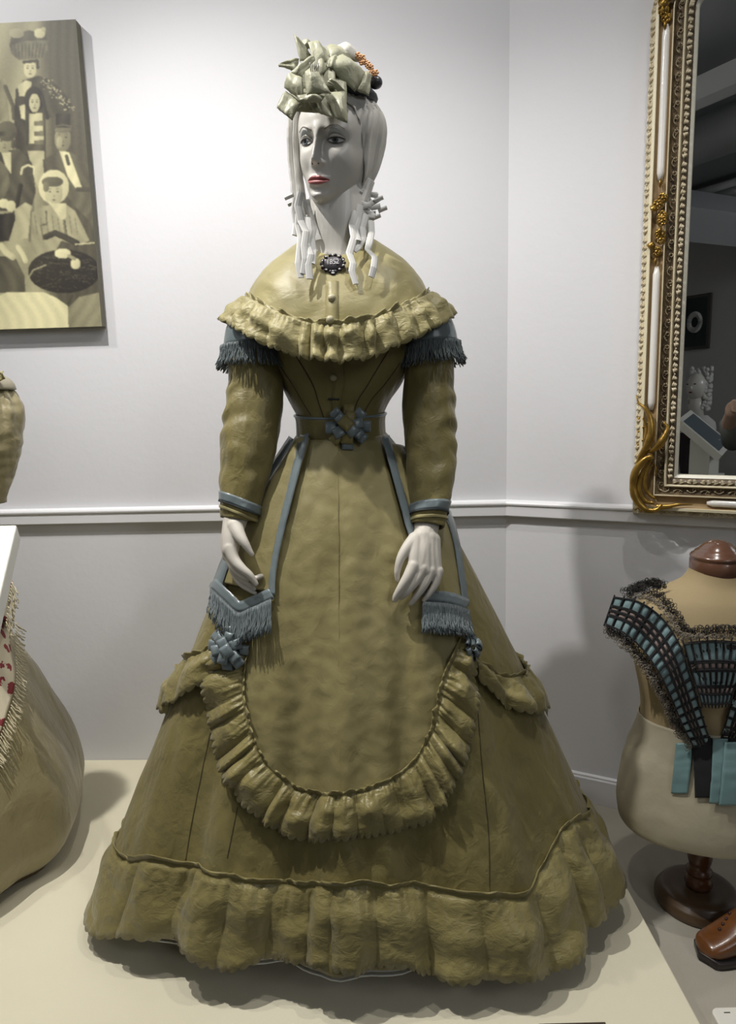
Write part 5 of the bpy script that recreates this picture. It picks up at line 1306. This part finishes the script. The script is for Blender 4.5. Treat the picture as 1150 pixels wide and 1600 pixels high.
def weave(bw, cols, rows, parent, bar=0.0018):
    """cols: list of (u0, u1, kind); rows: number of cells along"""
    o = obj('net_ground', *grid(lambda u, w_: bw.pt(u, w_, 0.0015), 24, 100), lacem, parent); solidify(o, 0.001, 0)
    mbB, mbP, mbV = MB(), MB(), MB()
    for u0, u1, kd in cols:
        for r in range(rows):
            w0 = (r + 0.14) / rows; w1 = (r + 0.86) / rows
            g = grid(lambda a, b: bw.pt(u0 + (u1 - u0) * a, w0 + (w1 - w0) * b, 0.0028 + 0.0022 * math.sin(a * PI) * math.sin(b * PI) + 0.0006 * nz(r * 3 + a * 2, u0 * 9, b)), 5, 6)
            (mbB if kd == 'b' else mbP).add(*g)
    mbB.build('blue_ribbon', blues, parent); mbP.build('pink_ribbon', pinks, parent)
    def vel(fn, n): 
        q = [fn(t) for t in np.linspace(0, 1, n)]; mbV.add(*tubem(q, bar, 6))
    edges = sorted(set([c[0] - 0.012 for c in cols] + [c[1] + 0.012 for c in cols]))
    for u in edges: vel(lambda t, u=u: bw.pt(min(1, max(0, u)), t, 0.0050), 60)
    for r in range(rows + 1): vel(lambda t, r=r: bw.pt(-0.06 + 1.12 * t, r / rows, 0.0050), 14)
    mbV.build('velvet_lattice', velvet, parent)
bwl = BW([(960, 932), (1000, 940), (1036, 966), (1062, 1006), (1078, 1052), (1092, 1100), (1104, 1140), (1112, 1165)], [(945, 975), (975, 990), (1003, 1015), (1028, 1050), (1048, 1090), (1062, 1125), (1074, 1150), (1083, 1166)], [1.335, 1.30, 1.285, 1.262, 1.262, 1.270, 1.282, 1.285])
C4 = [(0.03, 0.30, 'b'), (0.36, 0.46, 'p'), (0.52, 0.62, 'p'), (0.68, 0.96, 'b')]
weave(bwl, C4, 19, bertha)
mir = lambda L_: [(2 * 1117 - x + (y - 1050) * -0.09, y) for x, y in L_]
bwr = BW([(1274, 932), (1234, 940), (1198, 966), (1172, 1006), (1156, 1052), (1142, 1100), (1130, 1140), (1122, 1165)], [(1289, 975), (1259, 990), (1231, 1015), (1206, 1050), (1186, 1090), (1172, 1125), (1160, 1150), (1151, 1166)], [1.335, 1.30, 1.285, 1.262, 1.262, 1.270, 1.282, 1.285])
weave(bwr, C4, 19, bertha)
bwc = BW([(1068, 1005), (1085, 1002), (1117, 1000), (1149, 1002), (1168, 1005)], [(1096, 1098), (1104, 1099), (1117, 1100), (1130, 1099), (1140, 1098)], [1.262, 1.262, 1.262, 1.262, 1.262])
weave(bwc, [(0.04, 0.30, 'b'), (0.35, 0.43, 'p'), (0.48, 0.70, 'b'), (0.75, 0.83, 'p'), (0.86, 0.99, 'b')], 8, bertha)
def lace(name, path, w_, m, par, seed, n=46, Yf=1.30):
    rnd = random.Random(seed); mb = MB(); L_ = spl(path, n)
    for i, (x, y, Yq) in enumerate(L_):
        h = castf(x, y, 0.003, Yq)[0]; c_ = P(x, y, Yq) if P(x, y, Yq).y < h.y else h
        for k in range(4):
            cc = c_ + Vector((rnd.uniform(-1, 1) * w_, -0.002 + rnd.uniform(-.003, .001), rnd.uniform(-1, 1) * w_)); r = rnd.uniform(0.0022, 0.0042); ax = Vector((1, rnd.uniform(-.4, .4), 0)).normalized()
            mb.add(*tubem([cc + ax * (r * math.cos(a)) + Vector((0, 0, r * math.sin(a))) for a in np.linspace(0, 2 * PI, 9)], 0.0006, 3, caps=False))
    o = mb.build(name, m, par); o['kind'] = 'stuff'; return o
lace('lace_edging', [(975, 925, 1.33), (1005, 920, 1.32), (1030, 932, 1.30), (1055, 960, 1.28), (1070, 985, 1.27), (1090, 985, 1.265), (1120, 983, 1.262), (1150, 983, 1.262), (1180, 983, 1.262)], 0.008, lacem, bertha, 1, 110)
lace('lace_edging', [(980, 932, 1.33), (1010, 932, 1.31), (1040, 955, 1.285), (1062, 990, 1.268), (1090, 994, 1.262), (1150, 992, 1.262), (1180, 992, 1.262)], 0.005, lacec, bertha, 2, 70)
lace('lace_edging', [(948, 985, 1.335), (972, 1002, 1.31), (998, 1030, 1.29), (1020, 1062, 1.27), (1042, 1105, 1.27), (1058, 1140, 1.28), (1078, 1165, 1.285)], 0.0075, lacec, bertha, 3, 100)
lace('lace_edging', [(950, 980, 1.335), (975, 998, 1.31), (1000, 1026, 1.29), (1024, 1062, 1.27), (1046, 1105, 1.27), (1062, 1140, 1.28)], 0.008, lacem, bertha, 4, 100)
lace('lace_edging', [(985, 922, 1.36), (1003, 912, 1.365), (1020, 910, 1.37), (1034, 914, 1.37)], 0.008, lacem, bertha, 5, 60)
def tail(name, a, b, wpx, m, off, seed):
    o = obj(name, *grid(lambda u, w_: castf(a[0] + (b[0] - a[0]) * w_ + (u - 0.5) * wpx, a[1] + (b[1] - a[1]) * w_, off + 0.004 * math.sin(w_ * 3) + 0.0012 * nz(w_ * 9, seed, u))[0], 8, 30), m, bertha); solidify(o, 0.0012, 0)
tail('ribbon_tail', (1070, 1160), (1062, 1238), 25, blued, 0.007, 1)
tail('velvet_tail', (1096, 1150), (1100, 1244), 30, velvet, 0.009, 2)
tail('velvet_tail', (1150, 1150), (1152, 1240), 26, velvet, 0.009, 3)
tail('ribbon_tail', (1122, 1150), (1117, 1252), 22, blued, 0.012, 4)
tail('ribbon_tail', (1142, 1155), (1134, 1254), 30, blued, 0.015, 5)
tail('ribbon_tail', (1170, 1160), (1176, 1246), 25, blued, 0.007, 6)

# ================================================================= ANKLE BOOT
leather = mat('tan_leather', (0.155, 0.058, 0.016), 0.28, bump=(45, 0.25, 4, 0.002), coat=0.3, var=(30, 0.7, (0.09, 0.03, 0.009))); solem = mat('boot_sole', (0.020, 0.014, 0.014), 0.35)
B0 = Vector((0.648, 1.222, -0.0755)); ba = math.radians(13); bd = Vector((math.cos(ba), math.sin(ba), 0)); bs = Vector((math.sin(ba), -math.cos(ba), 0))
boot = thing('ankle_boot', 'tan leather button ankle boot with dark sole, toe beside the dress form base', 'boot', B0 + bd * 0.11)
Lb = 0.225
def bp(s, y, z): return B0 + bd * (s * Lb) + bs * y + Vector((0, 0, z))
bw_ = [0.004, 0.020, 0.029, 0.033, 0.035, 0.034, 0.030, 0.026, 0.026, 0.028, 0.026, 0.012]
bh = [0.020, 0.036, 0.044, 0.050, 0.060, 0.076, 0.094, 0.108, 0.112, 0.108, 0.095, 0.060]
bx0 = [0, 0.02, 0.06, 0.13, 0.24, 0.36, 0.48, 0.60, 0.72, 0.84, 0.95, 1.0]
def bsec(s, a, off=0.0):
    w_ = stab(s, bx0, bw_) + off; h = stab(s, bx0, bh); lift = 0.011 + 0.018 * sm(0.5, 0.85, s) + 0.006 * sm(0.12, 0, s)
    c_ = math.cos(a); q = math.sin(a)
    return bp(s, w_ * math.copysign(abs(c_) ** 0.85, c_), lift + (h - lift) * (0.5 + 0.5 * math.copysign(abs(q) ** 0.8, q)))
mb = MB(); v, f = grid(lambda u, w_: bsec(w_, u * 2 * PI), 32, 50, cu=True); BB = BVHTree.FromPolygons([tuple(q) for q in v], f); f = f + [tuple(range(31, -1, -1)), tuple(range(len(v) - 32, len(v)))]; mb.add(v, f)
mb.add(*tubem([bp(0.72, 0, 0.06), bp(0.73, 0, 0.10), bp(0.74, 0, 0.14), bp(0.74, 0, 0.185)], [0.030, 0.036, 0.040, 0.046], 32, flat=0.78, up=bd))
up_ = mb.build('upper', leather, boot)
r_ = up_.modifiers.new('remesh', 'REMESH'); r_.mode = 'VOXEL'; r_.voxel_size = 0.002; r_.use_smooth_shade = True
s_ = up_.modifiers.new('smooth', 'SMOOTH'); s_.factor = 0.5; s_.iterations = 6
def sole_pt(u, w_):
    s = w_; ww = stab(s, bx0, bw_) + 0.0045; x = (u - 0.5) * 2; return s, ww * x
v = []; f = []; n = 40
for lay, (zz_, ex) in enumerate(((0.0, 0.0), (0.012, 0.0015), (0.016, 0.0))):
    for i in range(n):
        t = i / (n - 1); s = t; ww = (stab(s, bx0, bw_) + 0.0035 + ex) * (math.sin(min(1, (s + 0.012) * 14) * PI / 2)) 
        rise = 0.020 * sm(0.5, 0.8, s) + 0.005 * sm(0.12, 0, s)
        v.append(bp(s - (0.015 if i == 0 else 0), ww, zz_ + rise)); v.append(bp(s - (0.015 if i == 0 else 0), -ww, zz_ + rise))
for lay in range(2):
    for i in range(n - 1):
        a = lay * 2 * n + 2 * i; b = a + 2 * n; f += [(a, a + 2, b + 2, b), (a + 1, b + 1, b + 3, a + 3)]
    a = lay * 2 * n; f += [(a, a + 2 * n, a + 2 * n + 1, a + 1)]; a += 2 * n - 2; f += [(a, a + 1, a + 2 * n + 1, a + 2 * n)]
for i in range(n - 1):
    a = 2 * i; f.append((a, a + 1, a + 3, a + 2)); a += 4 * n; f.append((a, a + 2, a + 3, a + 1))
obj('sole', v, f, solem, boot)
mb = MB(); mb.add(*tubem([bp(0.86, 0, 0.0), bp(0.87, 0, 0.015), bp(0.875, 0, 0.032)], [0.021, 0.020, 0.026], 24, up=bd)); mb.build('heel', solem, boot)
bb_ = mat('boot_button', (0.035, 0.014, 0.014), 0.15, coat=0.6)
for i in range(8):
    s = 0.345 + 0.047 * i; 
    pb = bsec(min(s, 0.62), math.radians(72), 0.001) if i < 6 else bp(0.60, 0.020, 0.112 + 0.014 * (i - 5))
    px_, py_ = 1124 + 5.2 * i, 1452 - 8.2 * i; r = ray(px_, py_).normalized(); h = BB.ray_cast(EYE, r)
    pb = h[0] if h[0] is not None else pb
    mb = MB(); mb.add(*spherem(pb + Vector((0, -0.001, 0.001)), 0.0036, nu=12, nv=8)); mb.build('boot_button', bb_, boot)

# ================================================================= WHITE CAPTION BLOCK
tz = -0.050
cb = obj('caption_block', *extr([(0.5965, 0.90), (0.90, 0.90), (0.90, 1.088), (0.612, 1.0885), (0.6045, 1.085), (0.6005, 1.078)], lambda x, y, d: Vector((x, y, d)), -0.0755, tz), mat('white_board', (0.74, 0.72, 0.64), 0.4), smooth=False, origin=(0.75, 0.99, -0.0755))
bevel(cb, 0.003, 3); tag(cb, 'white rounded caption block on the grey plinth below the boot', 'caption block')
mb = MB(); q = PZ(1136, 1582, tz + 0.0004); mb.add(*boxm((q.x - 0.0055, q.y - 0.0009, tz - 0.0002), (q.x + 0.0055, q.y + 0.0009, tz + 0.0006))); mb.build('dash_mark', MT['piping'], cb, smooth=False)
# small dark caption strip lying at the platform's front edge
q = PZ(934, 1600, 0); o = obj('caption_label', *boxm((q.x - 0.10, q.y - 0.03, 0.0005), (q.x + 0.013, q.y + 0.0015, 0.002)), mat('dark_label', (0.05, 0.035, 0.02), 0.5), smooth=False, origin=(q.x - 0.04, q.y - 0.015, 0.0005))
tag(o, 'small dark caption strip lying at the front edge of the cream platform', 'label')

# ================================================================= SECOND GOWN (left edge)
LX, LY = -1.145, 1.50
g2 = thing('fawn_gown', 'second olive fawn satin gown with puffed sleeve, cut off by the left edge', 'dress', (LX, LY, 0.012))
silk2 = silk('fawn_satin', (0.255, 0.22, 0.115), 0.40, 0.5); 
zt2 = [0.022, 0.05, 0.10, 0.20, 0.31, 0.50, 0.66, 0.80, 0.86]; rt2 = [0.375, 0.400, 0.417, 0.405, 0.366, 0.286, 0.222, 0.150, 0.10]
def sk2(th, z, off=0.0):
    a = math.radians(th); k = sm(0.85, 0.2, z)
    r = stab(z, zt2, rt2) + k * (-0.015 * math.exp(-((th - 52) / 6) ** 2) - 0.012 * math.exp(-((th - 72) / 5) ** 2) + 0.012 * math.sin(math.radians(th) * 8 + 2) + 0.012 * nz(th * 0.06, z, 5)) + off + 0.003 * nz(th * 0.1, z * 14, 8)
    return Vector((LX + math.sin(a) * r, LY - math.cos(a) * r, z + (0.006 + 0.006 * math.sin(th * 0.05) if z < 0.03 else 0)))
v2, f2 = grid(lambda u, w_: sk2(u * 360 - 180, 0.86 - 0.838 * w_), 220, 90, cu=True)
o = obj('skirt', v2, f2, silk2, g2); solidify(o, 0.002, -1); B2 = BVHTree.FromPolygons([tuple(q) for q in v2], f2)
o = obj('underskirt', *grid(lambda u, w_: sk2(u * 360 - 180, 0.04 - 0.034 * w_, -0.012) , 120, 4, cu=True), mat('brown_hem', (0.10, 0.065, 0.03), 0.7), g2); solidify(o, 0.002, 0)
o = obj('bodice', *grid(lambda u, w_: Vector((LX + math.sin(u * 2 * PI) * stab(w_, [0, .2, .5, .8, 1], [.10, .10, .14, .15, .08]), LY - math.cos(u * 2 * PI) * stab(w_, [0, .2, .5, .8, 1], [.08, .08, .11, .11, .06]), 0.85 + 0.42 * w_)), 60, 30, cu=True), silk2, g2)
sp_ = [P(-22, 590, 1.50), P(-12, 615, 1.49), P(-8, 650, 1.48), P(-10, 690, 1.47), P(-12, 730, 1.46), P(-14, 768, 1.45), P(-16, 786, 1.445)]
Cs = [Vector(q) for q in spl(sp_, 60)]
def sl2(u, w_):
    a = u * 2 * PI; i = min(58, int(w_ * 59)); ft = w_ * 59 - i; r = 0.93 * stab(w_, [0, .12, .3, .55, .75, .9, 1], [.030, .045, .0585, .0600, .0500, .0380, .0330])
    r += 0.0035 * math.sin(a * 11 + 2 * w_) * G(w_, 0.2, 0.18) + 0.005 * nz(math.cos(a) + 3, math.sin(a), w_ * 6) + 0.003 * nz(a, w_ * 18, 2)
    return Cs[i].lerp(Cs[i + 1], ft) + Vector((math.cos(a) * r, math.sin(a) * r, 0))
o = obj('puffed_sleeve', *grid(sl2, 90, 80, cu=True), silk2, g2); solidify(o, 0.002, 0)
o = obj('sleeve_cap', *grid(lambda u, w_: P(-18, 600, 1.49) + Vector((math.cos(u * 2 * PI) * 0.052 * math.sin(w_ * 1.6), math.sin(u * 2 * PI) * 0.05 * math.sin(w_ * 1.6), 0.035 * math.cos(w_ * 1.6) - 0.012)), 40, 14, cu=True), mat('grey_cap_silk', (0.30, 0.27, 0.2), 0.4), g2); solidify(o, 0.002, 0)
petal('collar_point', [(-12, 584, 1.46), (3, 580, 1.45), (6, 592, 1.45), (-8, 600, 1.46)], MT['silk_cape'], g2, 0.002)
mb = MB(); mb.add(*spherem(sl2(0.80, 0.90) + Vector((0.004, -0.002, 0)), 0.0055, 0.002, 0.003, 10, 6)); mb.build('sleeve_button', lashm, g2)
# shawl with red flowers and cream fringe
shw = mat('shawl_cream', (0.58, 0.52, 0.38), 0.8)
nt = shw.node_tree; N = nt.nodes.new; Lk = nt.links.new; b_ = nt.nodes['Principled BSDF']; tc = N('ShaderNodeTexCoord')
vo = N('ShaderNodeTexVoronoi'); vo.inputs['Scale'].default_value = 30; no = N('ShaderNodeTexNoise'); no.inputs['Scale'].default_value = 60; ad = N('ShaderNodeVectorMath'); ad.operation = 'MULTIPLY_ADD'; ad.inputs[1].default_value = (0.02, 0.02, 0.02)
Lk(tc.outputs['Object'], no.inputs['Vector']); Lk(no.outputs['Color'], ad.inputs[0]); Lk(tc.outputs['Object'], ad.inputs[2]); Lk(ad.outputs[0], vo.inputs['Vector'])
cr = N('ShaderNodeValToRGB'); cr.color_ramp.interpolation = 'CONSTANT'; cr.color_ramp.elements[0].color = (0.22, 0.03, 0.035, 1); cr.color_ramp.elements[1].position = 0.40; cr.color_ramp.elements[1].color = (0.58, 0.52, 0.38, 1)
Lk(vo.outputs['Distance'], cr.inputs[0]); Lk(cr.outputs[0], b_.inputs['Base Color'])
fr_m = mat('shawl_fringe', (0.50, 0.44, 0.29), 0.7)
shawl = thing('shawl', 'cream shawl with small red flowers and fringe draped over the left-edge gown', 'shawl', (LX, LY - 0.2, 0.4))
def cast2(px, py, off):
    r = ray(px, py).normalized(); h = B2.ray_cast(EYE, r)
    if h[0] is None: return P(px, py, LY - 0.1), Vector((0, -1, 0))
    n = h[1] if h[1].dot(r) < 0 else -h[1]; return h[0] + n * off, n
ed = spl([(20, 908), (13, 960), (9, 1010), (13, 1060), (9, 1105), (-2, 1145), (-22, 1185)], 60)
o = obj('shawl_cloth', *grid(lambda u, w_: cast2(ed[int(w_ * 59)][0] - 140 * u, ed[int(w_ * 59)][1] - 10 * u, 0.014 + 0.004 * math.sin(w_ * 14 + u * 9))[0], 40, 60), shw, shawl); solidify(o, 0.0015, 0)
def pth2(u):
    x, y = ed[int(u * 59.9)]; a, n_ = cast2(x, y, 0.016); d = Vector((0.45, 0, -1)).normalized(); return a, n_, d
fringe('fringe', pth2, lambda u: 0.034, shawl, n=95, seed=77, r=0.0014, m=fr_m)

# ================================================================= SLANTED CAPTION BOARD (left edge)
wb = mat('board_white', (0.78, 0.77, 0.70), 0.4)
a_ = P(26, 820, 0.86); b_v = P(-17, 1000, 0.63)
dn_ = (b_v - a_).normalized(); lf = Vector((-1, 0.02, 0)); nb_ = lf.cross(dn_).normalized(); nb_ = -nb_ if nb_.z < 0 else nb_
th_b = 0.022; ln_ = (b_v - a_).length
tb_ = thing('caption_lectern', 'slanted white caption board on a stand at the left edge, before the fawn gown', 'lectern', Vector((a_.x - 0.25, 0.74, ZF)))
v = []; 
for d in (0, -th_b):
    for s_q, t_q in ((0, 0), (0.5, 0), (0.5, ln_), (0, ln_)): v.append(a_ + lf * s_q + dn_ * t_q + nb_ * d)
o = obj('board', v, [(0, 1, 2, 3), (7, 6, 5, 4), (0, 4, 5, 1), (1, 5, 6, 2), (2, 6, 7, 3), (3, 7, 4, 0)], wb, tb_, smooth=False); bevel(o, 0.002, 2)
mb = MB(); cpt = a_ + lf * 0.28 + dn_ * (ln_ / 2) - nb_ * th_b; mb.add(*boxm((cpt.x - 0.06, cpt.y - 0.03, ZF), (cpt.x + 0.06, cpt.y + 0.03, cpt.z))); mb.build('stand', wb, tb_, smooth=False)

# ================================================================= WHAT THE MIRROR SHOWS (the room behind the camera)
def refl_dir(px, py):
    r = ray(px, py).normalized(); o_ = M0 + nm * 0.006 - EYE; t = o_.dot(nm) / r.dot(nm)
    hit = EYE + r * t; rd = r - nm * (2 * r.dot(nm)); return hit, rd, t
def RP(px, py, y):
    """real point seen at an image position in the mirror, on the plane Y = y behind the camera"""
    h, d, t = refl_dir(px, py); return h + d * ((y - h.y) / d.y)
# ducts, trays and pipes under the ceiling
ductm = mat('duct_grey', (0.34, 0.35, 0.36), 0.5, 0.2); pipem = mat('pipe_grey', (0.55, 0.56, 0.56), 0.5); blk = mat('void_black', (0.03, 0.03, 0.03), 0.8)
def duct(name, x0, y0, z0, x1, y1, z1, r, m, label, cat, box=False, grp=None):
    mb = MB(); a = Vector((x0, y0, z0)); b = Vector((x1, y1, z1))
    if box: mb.add(*tubem([a, b], r * 1.41, 4, flat=1, up=(0.7, 0.7, 0) if abs((b - a).x) < abs((b - a).y) else (0, 0.7, 0.7)))
    else:
        mb.add(*tubem([a, b], r, 20))
        for t in np.linspace(0.08, 0.92, 5): q = a.lerp(b, t); dd_ = (b - a).normalized(); mb.add(*tubem([q - dd_ * 0.015, q + dd_ * 0.015], r * 1.06, 20))
    v_ = mb.v; o = obj(name, mb.v, mb.f, m, None, smooth=not box, origin=a.lerp(b, 0.5)); tag(o, label, cat, grp); return o
duct('air_duct', xl, -1.55, 2.76, 2.0, -1.15, 2.76, 0.15, ductm, 'wide round grey air duct under the ceiling, seen in the mirror', 'duct')
duct('cable_tray', xl, -0.55, 2.66, 2.2, -0.35, 2.66, 0.06, pipem, 'pale cable tray under the ceiling nearest the track, seen in the mirror', 'tray', True)
duct('air_duct', -1.75, 0.4, 2.36, -1.4, -3.3, 2.36, 0.13, ductm, 'square grey air duct running to the rear wall, seen in the mirror', 'duct', True)
for k, (yy_, z) in enumerate(((-2.1, 2.60), (-2.3, 2.60), (-2.62, 2.66))):
    duct('ceiling_pipe', xl, yy_, z, 2.2, yy_ + 0.3, z, 0.028, pipem, ['front thin white ceiling pipe of the three, seen in the mirror', 'middle thin white ceiling pipe of the three, seen in the mirror', 'rearmost thin white ceiling pipe of the three, seen in the mirror'][k], 'pipe', grp='thin ceiling pipes')
duct('roof_beam', xl, -2.95, 2.78, xr, -2.9, 2.78, 0.10, ductm, 'grey roof beam nearest the rear wall, seen in the mirror', 'beam', True)
# framed lace
lp = thing('framed_lace', 'white lace collar mounted on dark green in a frame, seen in the mirror', 'picture', RP(1092, 502, -3.38))
L0 = RP(1112, 457, -3.38); L1 = RP(1064, 548, -3.38); x0, x1 = sorted((L0.x, L1.x)); z0, z1 = sorted((L0.z, L1.z))
o = obj('frame', *boxm((x0, -3.399, z0), (x1, -3.37, z1)), mat('dark_frame', (0.06, 0.055, 0.045), 0.4), lp, smooth=False)
obj('backing', *boxm((x0 + .03, -3.372, z0 + .03), (x1 - .03, -3.366, z1 - .03)), mat('green_backing', (0.012, 0.022, 0.020), 0.7), lp, smooth=False)
mb = MB(); cx_, cz_ = (x0 + x1) / 2, (z0 + z1) / 2; hw_ = (x1 - x0) / 2 - 0.07
for k in range(40):
    a = 2 * PI * k / 40; mb.add(*tubem([Vector((cx_ + math.cos(a) * hw_ * r, -3.362, cz_ + math.sin(a) * hw_ * 1.25 * r)) for r in (0.48, 0.7, 0.9, 1.0)], [0.014, 0.022, 0.028, 0.016], 6, flat=0.2, up=(0, 1, 0)))
mb.build('lace_collar', lacew := mat('white_lace', (0.55, 0.55, 0.52), 0.8), lp)
# bust with pale wig and dark bodice on its own pedestal
q = RP(1090, 600, -1.75)
bu = thing('mannequin_bust', 'pale bust with white wig and dark bodice on a pedestal, seen in the mirror', 'mannequin', (q.x, q.y, ZF))
mb = MB(); mb.add(*spherem((q.x, q.y, q.z - 0.02), 0.075, 0.09, 0.11, 20, 14)); mb.add(*tubem([Vector((q.x, q.y, q.z - 0.26)), Vector((q.x, q.y, q.z - 0.08))], [0.06, 0.045], 16)); mb.add(*spherem((q.x + 0.01, q.y + 0.092, q.z - 0.03), 0.010, 0.014, 0.018, 8, 6)); mb.build('head', plaster, bu)
mb = MB(); rnd = random.Random(2)
for k in range(150):
    a = rnd.uniform(0, 6.28); zz2 = rnd.uniform(-0.2, 0.12); mb.add(*spherem((q.x + math.cos(a) * 0.078, q.y - 0.035 + math.sin(a) * 0.055, q.z + zz2), 0.017, nu=8, nv=6))
mb.build('wig', paper, bu)
for sd in (-1, 1): mb = MB(); mb.add(*spherem((q.x + sd * 0.03, q.y + 0.080, q.z), 0.012, 0.006, 0.005, 8, 6)); mb.build('eye', lashm, bu)
mb = MB(); mb.add(*spherem((q.x, q.y + 0.085, q.z - 0.062), 0.016, 0.006, 0.006, 8, 6)); mb.build('mouth', lipd, bu)
mb = MB(); mb.add(*lathem([(0.0, -0.26), (0.09, -0.26), (0.15, -0.31), (0.16, -0.36), (0.15, -0.40), (0.0, -0.40)], (q.x, q.y, q.z + 0.02), 24, 1, 0.7)); mb.build('white_collar', lacew, bu)
mb = MB(); mb.add(*lathem([(0.0, -0.39), (0.155, -0.39), (0.15, -0.46), (0.11, -0.66), (0.10, -0.72), (0.0, -0.72)], (q.x, q.y, q.z + 0.02), 24, 1, 0.7)); mb.build('bodice', mat('aubergine_bodice', (0.030, 0.018, 0.020), 0.7), bu)
mb = MB(); mb.add(*boxm((q.x - 0.16, q.y - 0.16, ZF), (q.x + 0.16, q.y + 0.16, q.z - 0.69))); mb.build('pedestal', wb, bu, smooth=False)
# slanted lectern
q0 = RP(1060, 655, -0.75); q1 = RP(1128, 712, -0.75)
le = thing('display_lectern', 'slanted white display lectern behind the camera, seen in the mirror', 'lectern', ((q0.x + q1.x) / 2, -1.0, ZF))
dl = (q1 - q0); up2 = Vector((-0.12, -0.30, 0.05)) 
v = [q0, q1, q1 + up2, q0 + up2]; nn2 = dl.cross(up2).normalized(); nn2 = nn2 if nn2.z > 0 else -nn2; v = v + [p - nn2 * 0.045 for p in v]
o = obj('board', v, [(0, 1, 2, 3), (7, 6, 5, 4), (0, 4, 5, 1), (1, 5, 6, 2), (2, 6, 7, 3), (3, 7, 4, 0)], wb, le, smooth=False)
pm_ = (v[0] + v[1] + v[2] + v[3]) / 4; ins = [pm_ + (p - pm_) * 0.82 + nn2 * 0.002 for p in v[:4]]; obj('caption_sheet', ins, [(0, 1, 2, 3)], mat('grey_sheet', (0.10, 0.13, 0.15), 0.4), le, smooth=False)
mb = MB(); mb.add(*boxm((pm_.x - 0.07, pm_.y - 0.05, ZF), (pm_.x + 0.07, pm_.y + 0.05, pm_.z - 0.05))); mb.build('leg', wb, le, smooth=False)
# the photographer
def person():
    pr = thing('person', 'person in grey clothes facing the display with hands raised, seen in the mirror', 'person', (-0.11, -0.42, ZF))
    C0 = Vector((-0.11, -0.42, 0)); 
    mb = MB()
    J = lambda x, y, z: C0 + Vector((x, y, z))
    mb.add(*tubem([J(0, 0, 0.62), J(0, 0, 0.72), J(0, 0.0, 0.90), J(0, 0, 1.02), J(0, -.01, 1.10), J(0, 0, 1.15)], [0.15, 0.155, 0.145, 0.16, 0.12, 0.05], 28, flat=0.62, up=(1, 0, 0)))
    for s in (-1, 1):
        mb.add(*tubem([J(s * .15, 0, 1.06), J(s * .21, 0.02, 0.92), J(s * .22, 0.06, 0.80), J(s * .16, 0.20, 0.90), J(s * .10, 0.28, 0.96)], [0.06, 0.050, 0.045, 0.036, 0.028], 16))
        mb.add(*tubem([J(s * .08, 0, 0.66), J(s * .10, 0.01, 0.40), J(s * .10, 0.0, 0.16), J(s * .10, -0.02, -0.20), J(s * .10, -0.01, -0.27)], [0.095, 0.080, 0.060, 0.045, 0.042], 18))
        mb.add(*tubem([J(s * .10, -0.05, -0.26), J(s * .10, 0.06, -0.265), J(s * .11, 0.15, -0.275)], [0.034, 0.036, 0.024], 12))
    mb.add(*tubem([J(0, 0, 1.10), J(0, 0.01, 1.20)], [0.055, 0.05], 16)); mb.add(*spherem(J(0, 0.02, 1.30), 0.075, 0.092, 0.115, 24, 16)); mb.add(*spherem(J(0, 0.112, 1.29), 0.013, 0.016, 0.02, 8, 6))
    for s in (-1, 1): mb.add(*spherem(J(s * .076, 0.01, 1.29), 0.010, 0.018, 0.028, 8, 6))
    skin = mat('skin', (0.36, 0.24, 0.18), 0.5)
    for s in (-1, 1):
        hx_, hy_, hz_ = s * .09, 0.30, 0.97
        mb.add(*spherem(J(hx_, hy_, hz_), 0.032, 0.022, 0.040, 14, 10))
        for k in range(4): mb.add(*tubem([J(hx_ - s * 0.005 * k + s * .012, hy_ + 0.01, hz_ + 0.02), J(hx_ - s * .03, hy_ + 0.03, hz_ + 0.045 - 0.017 * k), J(hx_ - s * .055, hy_ + 0.02, hz_ + 0.040 - 0.017 * k)], [0.010, 0.009, 0.007], 8))
        mb.add(*tubem([J(hx_ - s * .01, hy_ - 0.012, hz_ - 0.01), J(hx_ - s * .04, hy_ - 0.012, hz_ + 0.02)], [0.011, 0.008], 8))
    bo_ = mb.build('body', skin, pr); r1 = bo_.modifiers.new('remesh', 'REMESH'); r1.mode = 'VOXEL'; r1.voxel_size = 0.006; r1.use_smooth_shade = True
    mb = MB(); mb.add(*tubem([J(0, 0, 0.60), J(0, 0, 0.74), J(0, 0.0, 0.90), J(0, 0, 1.02), J(0, -.01, 1.11), J(0, 0, 1.145)], [0.175, 0.17, 0.16, 0.175, 0.135, 0.062], 28, flat=0.66, up=(1, 0, 0)))
    for s in (-1, 1): mb.add(*tubem([J(s * .14, 0, 1.065), J(s * .21, 0.02, 0.92), J(s * .22, 0.06, 0.80), J(s * .165, 0.19, 0.895)], [0.072, 0.060, 0.056, 0.046], 16))
    mb.build('jacket', mat('grey_jacket', (0.12, 0.125, 0.12), 0.8), pr)
    mb = MB()
    for s in (-1, 1): mb.add(*tubem([J(s * .075, 0, 0.70), J(s * .10, 0.01, 0.40), J(s * .10, 0.0, 0.16), J(s * .10, -0.02, -0.24)], [0.105, 0.092, 0.074, 0.062], 18))
    mb.build('trousers', mat('dark_trousers', (0.05, 0.05, 0.055), 0.8), pr)
    mb = MB(); mb.add(*spherem(J(0, -0.01, 1.325), 0.085, 0.095, 0.105, 24, 16)); mb.build('hair', mat('brown_hair', (0.05, 0.035, 0.025), 0.6), pr)
person()
